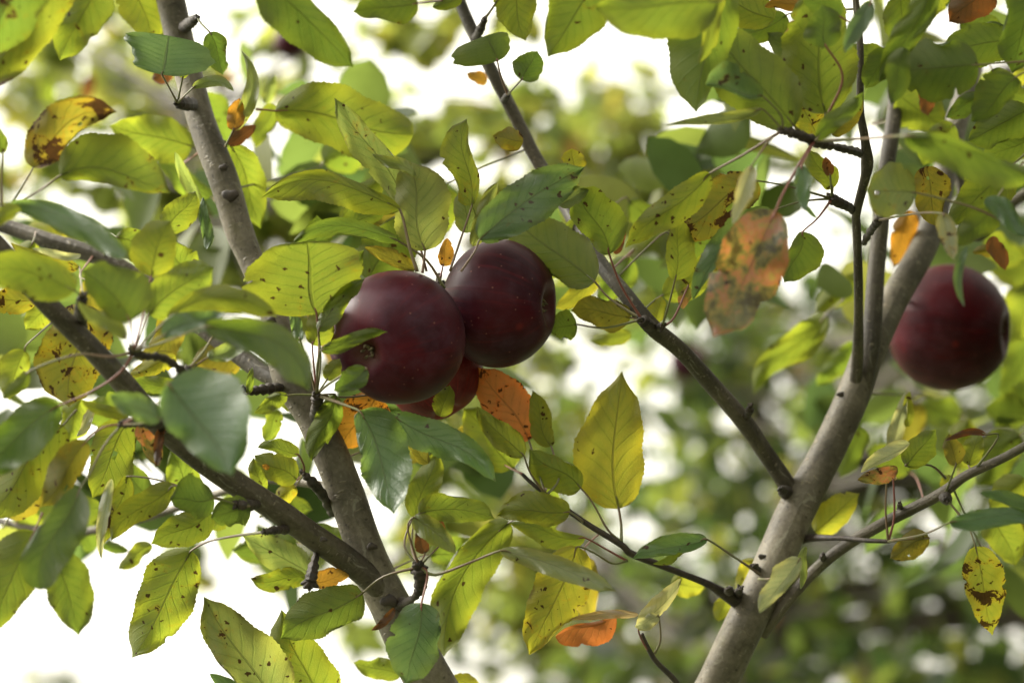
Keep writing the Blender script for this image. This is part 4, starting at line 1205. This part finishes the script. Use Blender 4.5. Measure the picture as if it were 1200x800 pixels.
# keep the cloud clear of the picture's own leaves: only what grows above or beside them
inv = ROT.transposed()
keep_c = []
for p in pts_c:
    q = inv @ (Vector(p) - CAM)
    ux_, uy_ = 600 + q.x / (-q.z) / K, 400 - q.y / (-q.z) / K
    keep_c.append(uy_ < -75 or ux_ < -75 or ux_ > 1275)
deep = []
for cx_, cy_, cd_, n_, sp_ in ((60, 470, 1.55, 12, 0.035), (150, 530, 1.55, 14, 0.035), (60, 570, 1.6, 12, 0.035), (230, 500, 1.6, 10, 0.03), (190, 310, 1.6, 14, 0.04), (110, 380, 1.6, 10, 0.035),
                               (400, 280, 1.55, 14, 0.035), (450, 230, 1.6, 10, 0.03), (370, 180, 1.7, 8, 0.04), (680, 290, 1.6, 10, 0.03), (780, 250, 1.6, 10, 0.035), (860, 250, 1.5, 10, 0.035),
                               (900, 40, 1.5, 14, 0.05), (1080, 90, 1.6, 18, 0.06), (1160, 170, 1.6, 16, 0.05), (1160, 330, 1.8, 18, 0.05), (1170, 470, 1.8, 14, 0.05), (1070, 520, 1.8, 12, 0.05),
                               (430, 480, 1.5, 8, 0.03), (560, 540, 1.55, 10, 0.03), (300, 600, 1.55, 8, 0.035), (1170, 620, 1.6, 8, 0.04)):
    deep.append(np.array(P(cx_, cy_, cd_))[None, :] + cr.normal(size=(n_, 3)) * sp_)
cv, cf = leaf_cloud(np.concatenate([pts_c[np.array(keep_c)]] + deep), cr, 0.066)
crown = add_obj("crown", mesh_from("crown", (cv - np.array(ROOT)[None, :]).tolist(), cf, True), ROOT, tree, (M_FAR,))
crown["kind"] = "stuff"

# ------------------------------------------------------------------ trees behind
def far_tree(path, clumps, label, mat, seed, leaf_len=0.075, trunk_r=0.07):
    """path: trunk way points above the ground; clumps rows: (centre, radius, leaf count)"""
    r_ = np.random.default_rng(seed)
    path = [Vector(p) for p in path]
    base = Vector((path[0].x - (path[1].x - path[0].x) * 0.2, path[0].y, 0.0))
    root = add_empty("background_tree", base, label, "tree", "out of focus trees behind")
    n_ = len(path)
    sm = catmull([(base + Vector((0, 0, -0.05)), trunk_r * 1.5), (base + Vector((0, 0, 0.15)), trunk_r * 1.1)]
                 + [(p, trunk_r * (1 - 0.75 * k / n_)) for k, p in enumerate(path)], 6)
    v, f, uv = tube_geo(sm, 14, base, 0.08, seed=seed)
    add_obj("trunk", mesh_from("trunk", v, f, True, uv), base, root, (M_BARKD,))
    LV, LF = [], []
    nv = 0
    for ci, (c, rad, cnt) in enumerate(clumps):
        c = Vector(c)
        cand = [(q[0] - c).length + 0.6 * max(0.0, q[0].z - c.z + 0.1) for q in sm]
        st, sr = sm[int(np.argmin(cand))]
        mid = (st + c) / 2 + Vector((r_.uniform(-.05, .05), r_.uniform(-.05, .05), 0.04))
        end = c + (c - mid) * 0.35
        rows = catmull([(st, sr * 0.45), (mid, sr * 0.25), (c, sr * 0.13), (end, sr * 0.04)], 6)
        vv, ff, uu = tube_geo(rows, 8, base, 0.08, seed=seed + ci)
        add_obj("limb", mesh_from("limb", vv, ff, True, uu), base, root, (M_BARKD,))
        # leaves gathered on twigs
        ntw = max(4, cnt // 7)
        tw = r_.normal(size=(ntw, 3)); tw /= np.linalg.norm(tw, axis=1)[:, None]
        tw *= (r_.uniform(0.15, 1.0, size=ntw) ** 0.5)[:, None] * rad
        which = r_.integers(0, ntw, cnt)
        cen = np.array(c)[None, :] + tw[which] * r_.uniform(0.55, 1.1, size=(cnt, 1)) + r_.normal(size=(cnt, 3)) * rad * 0.10
        q, ff = leaf_cloud(cen, r_, leaf_len)
        LV.append(q)
        LF += [tuple(k + nv for k in x) for x in ff]
        nv += cnt * 21
    V = np.concatenate(LV) - np.array(base)[None, :]
    me = mesh_from("crown", V.tolist(), LF, True)
    o = add_obj("crown", me, base, root, (mat,))
    o["kind"] = "stuff"
    return root


def clump_fill(n, x0, x1, y0, y1, d0, d1, r0, r1, cnt, seed, keep=None):
    r_ = random.Random(seed)
    out = []
    while len(out) < n:
        px, py, d = r_.uniform(x0, x1), r_.uniform(y0, y1), r_.uniform(d0, d1)
        if keep and not keep(px, py):
            continue
        out.append((tuple(P(px, py, d)), r_.uniform(r0, r1), int(cnt * r_.uniform(0.7, 1.3))))
    return out


def clumps_at(rows, seed):
    """rows: (px, py, depth, radius m, leaves)"""
    r_ = random.Random(seed)
    return [(tuple(P(x, y, d)), r, int(n)) for x, y, d, r, n in rows]


# dense tree to the right, thinning towards its top and its left edge
def dens_right(px, py):
    return py > 330 + max(0, 700 - px) * 1.3 or (px > 960 and py > 120)


far_tree([P(800, 900, 4.3), P(870, 740, 4.3), P(985, 500, 4.3), P(1060, 320, 4.3), P(1110, 100, 4.2)],
         clump_fill(64, 540, 1400, 140, 1000, 4.0, 7.5, 0.30, 0.55, 98, 5, dens_right)
         + clump_fill(26, 1500, 3600, -500, 900, 2.6, 4.4, 0.28, 0.45, 190, 6),  # unseen clumps off to the right, added to darken that side
         "leafy dark green tree filling the blurred background at lower right", M_FAR, 21, 0.078, 0.05)
far_tree([P(880, 900, 5.6), P(930, 640, 5.6), P(860, 420, 5.6), P(790, 250, 5.5)], clump_fill(7, 660, 900, 130, 300, 4.8, 6.2, 0.14, 0.22, 60, 9)
         + clumps_at([(640, 260, 5.2, .18, 60), (720, 270, 5, .2, 100), (800, 260, 5, .2, 100), (880, 240, 5, .2, 90), (700, 150, 5.4, .13, 34), (770, 110, 5.5, .14, 30),
                      (560, 640, 5.0, .2, 70), (620, 740, 5.0, .2, 80), (540, 780, 5.2, .18, 50), (600, 470, 5.2, .2, 90), (660, 380, 5.2, .2, 90)], 3),
         "sparse blurred tree in the middle with sky showing through", M_FARP, 22, 0.085, 0.05)
far_tree([P(640, 1100, 3.0), P(500, 800, 3.0), P(400, 570, 3.0), P(330, 400, 3.0), P(285, 285, 3.0), P(235, 140, 3.0)],
         clump_fill(26, -120, 560, -20, 400, 3.2, 4.6, 0.16, 0.30, 34, 31)
         + clumps_at([(200, 265, 3.3, .22, 70), (265, 300, 3.3, .20, 80), (330, 270, 3.4, .20, 60), (150, 225, 3.3, .18, 60), (390, 240, 3.4, .20, 60),
                      (480, 60, 3.5, .12, 30), (490, 150, 3.5, .14, 46), (480, 230, 3.5, .16, 50), (120, 70, 3.3, .14, 30), (190, 110, 3.3, .14, 34), (60, 225, 3.3, .16, 30),
                      (640, 110, 3.6, .10, 14), (620, 190, 3.6, .14, 30), (400, 700, 3.8, .16, 26), (450, 560, 3.7, .18, 50), (530, 620, 3.6, .18, 50), (270, 670, 3.8, .13, 14), (60, 400, 3.4, .16, 40)], 4),
         "pale yellow green tree blurred behind the upper left leaves", M_FARP, 23, 0.075, 0.022)
far_tree([P(-420, 950, 12), P(-400, 820, 12), P(-380, 700, 12)], clumps_at([(60, 790, 11, .16, 36), (-60, 820, 12, .3, 100), (-250, 700, 12, .4, 200), (-450, 760, 12, .5, 260)], 5),
         "far small tree seen faintly at the bottom left", M_FAR, 24, 0.09, 0.06)
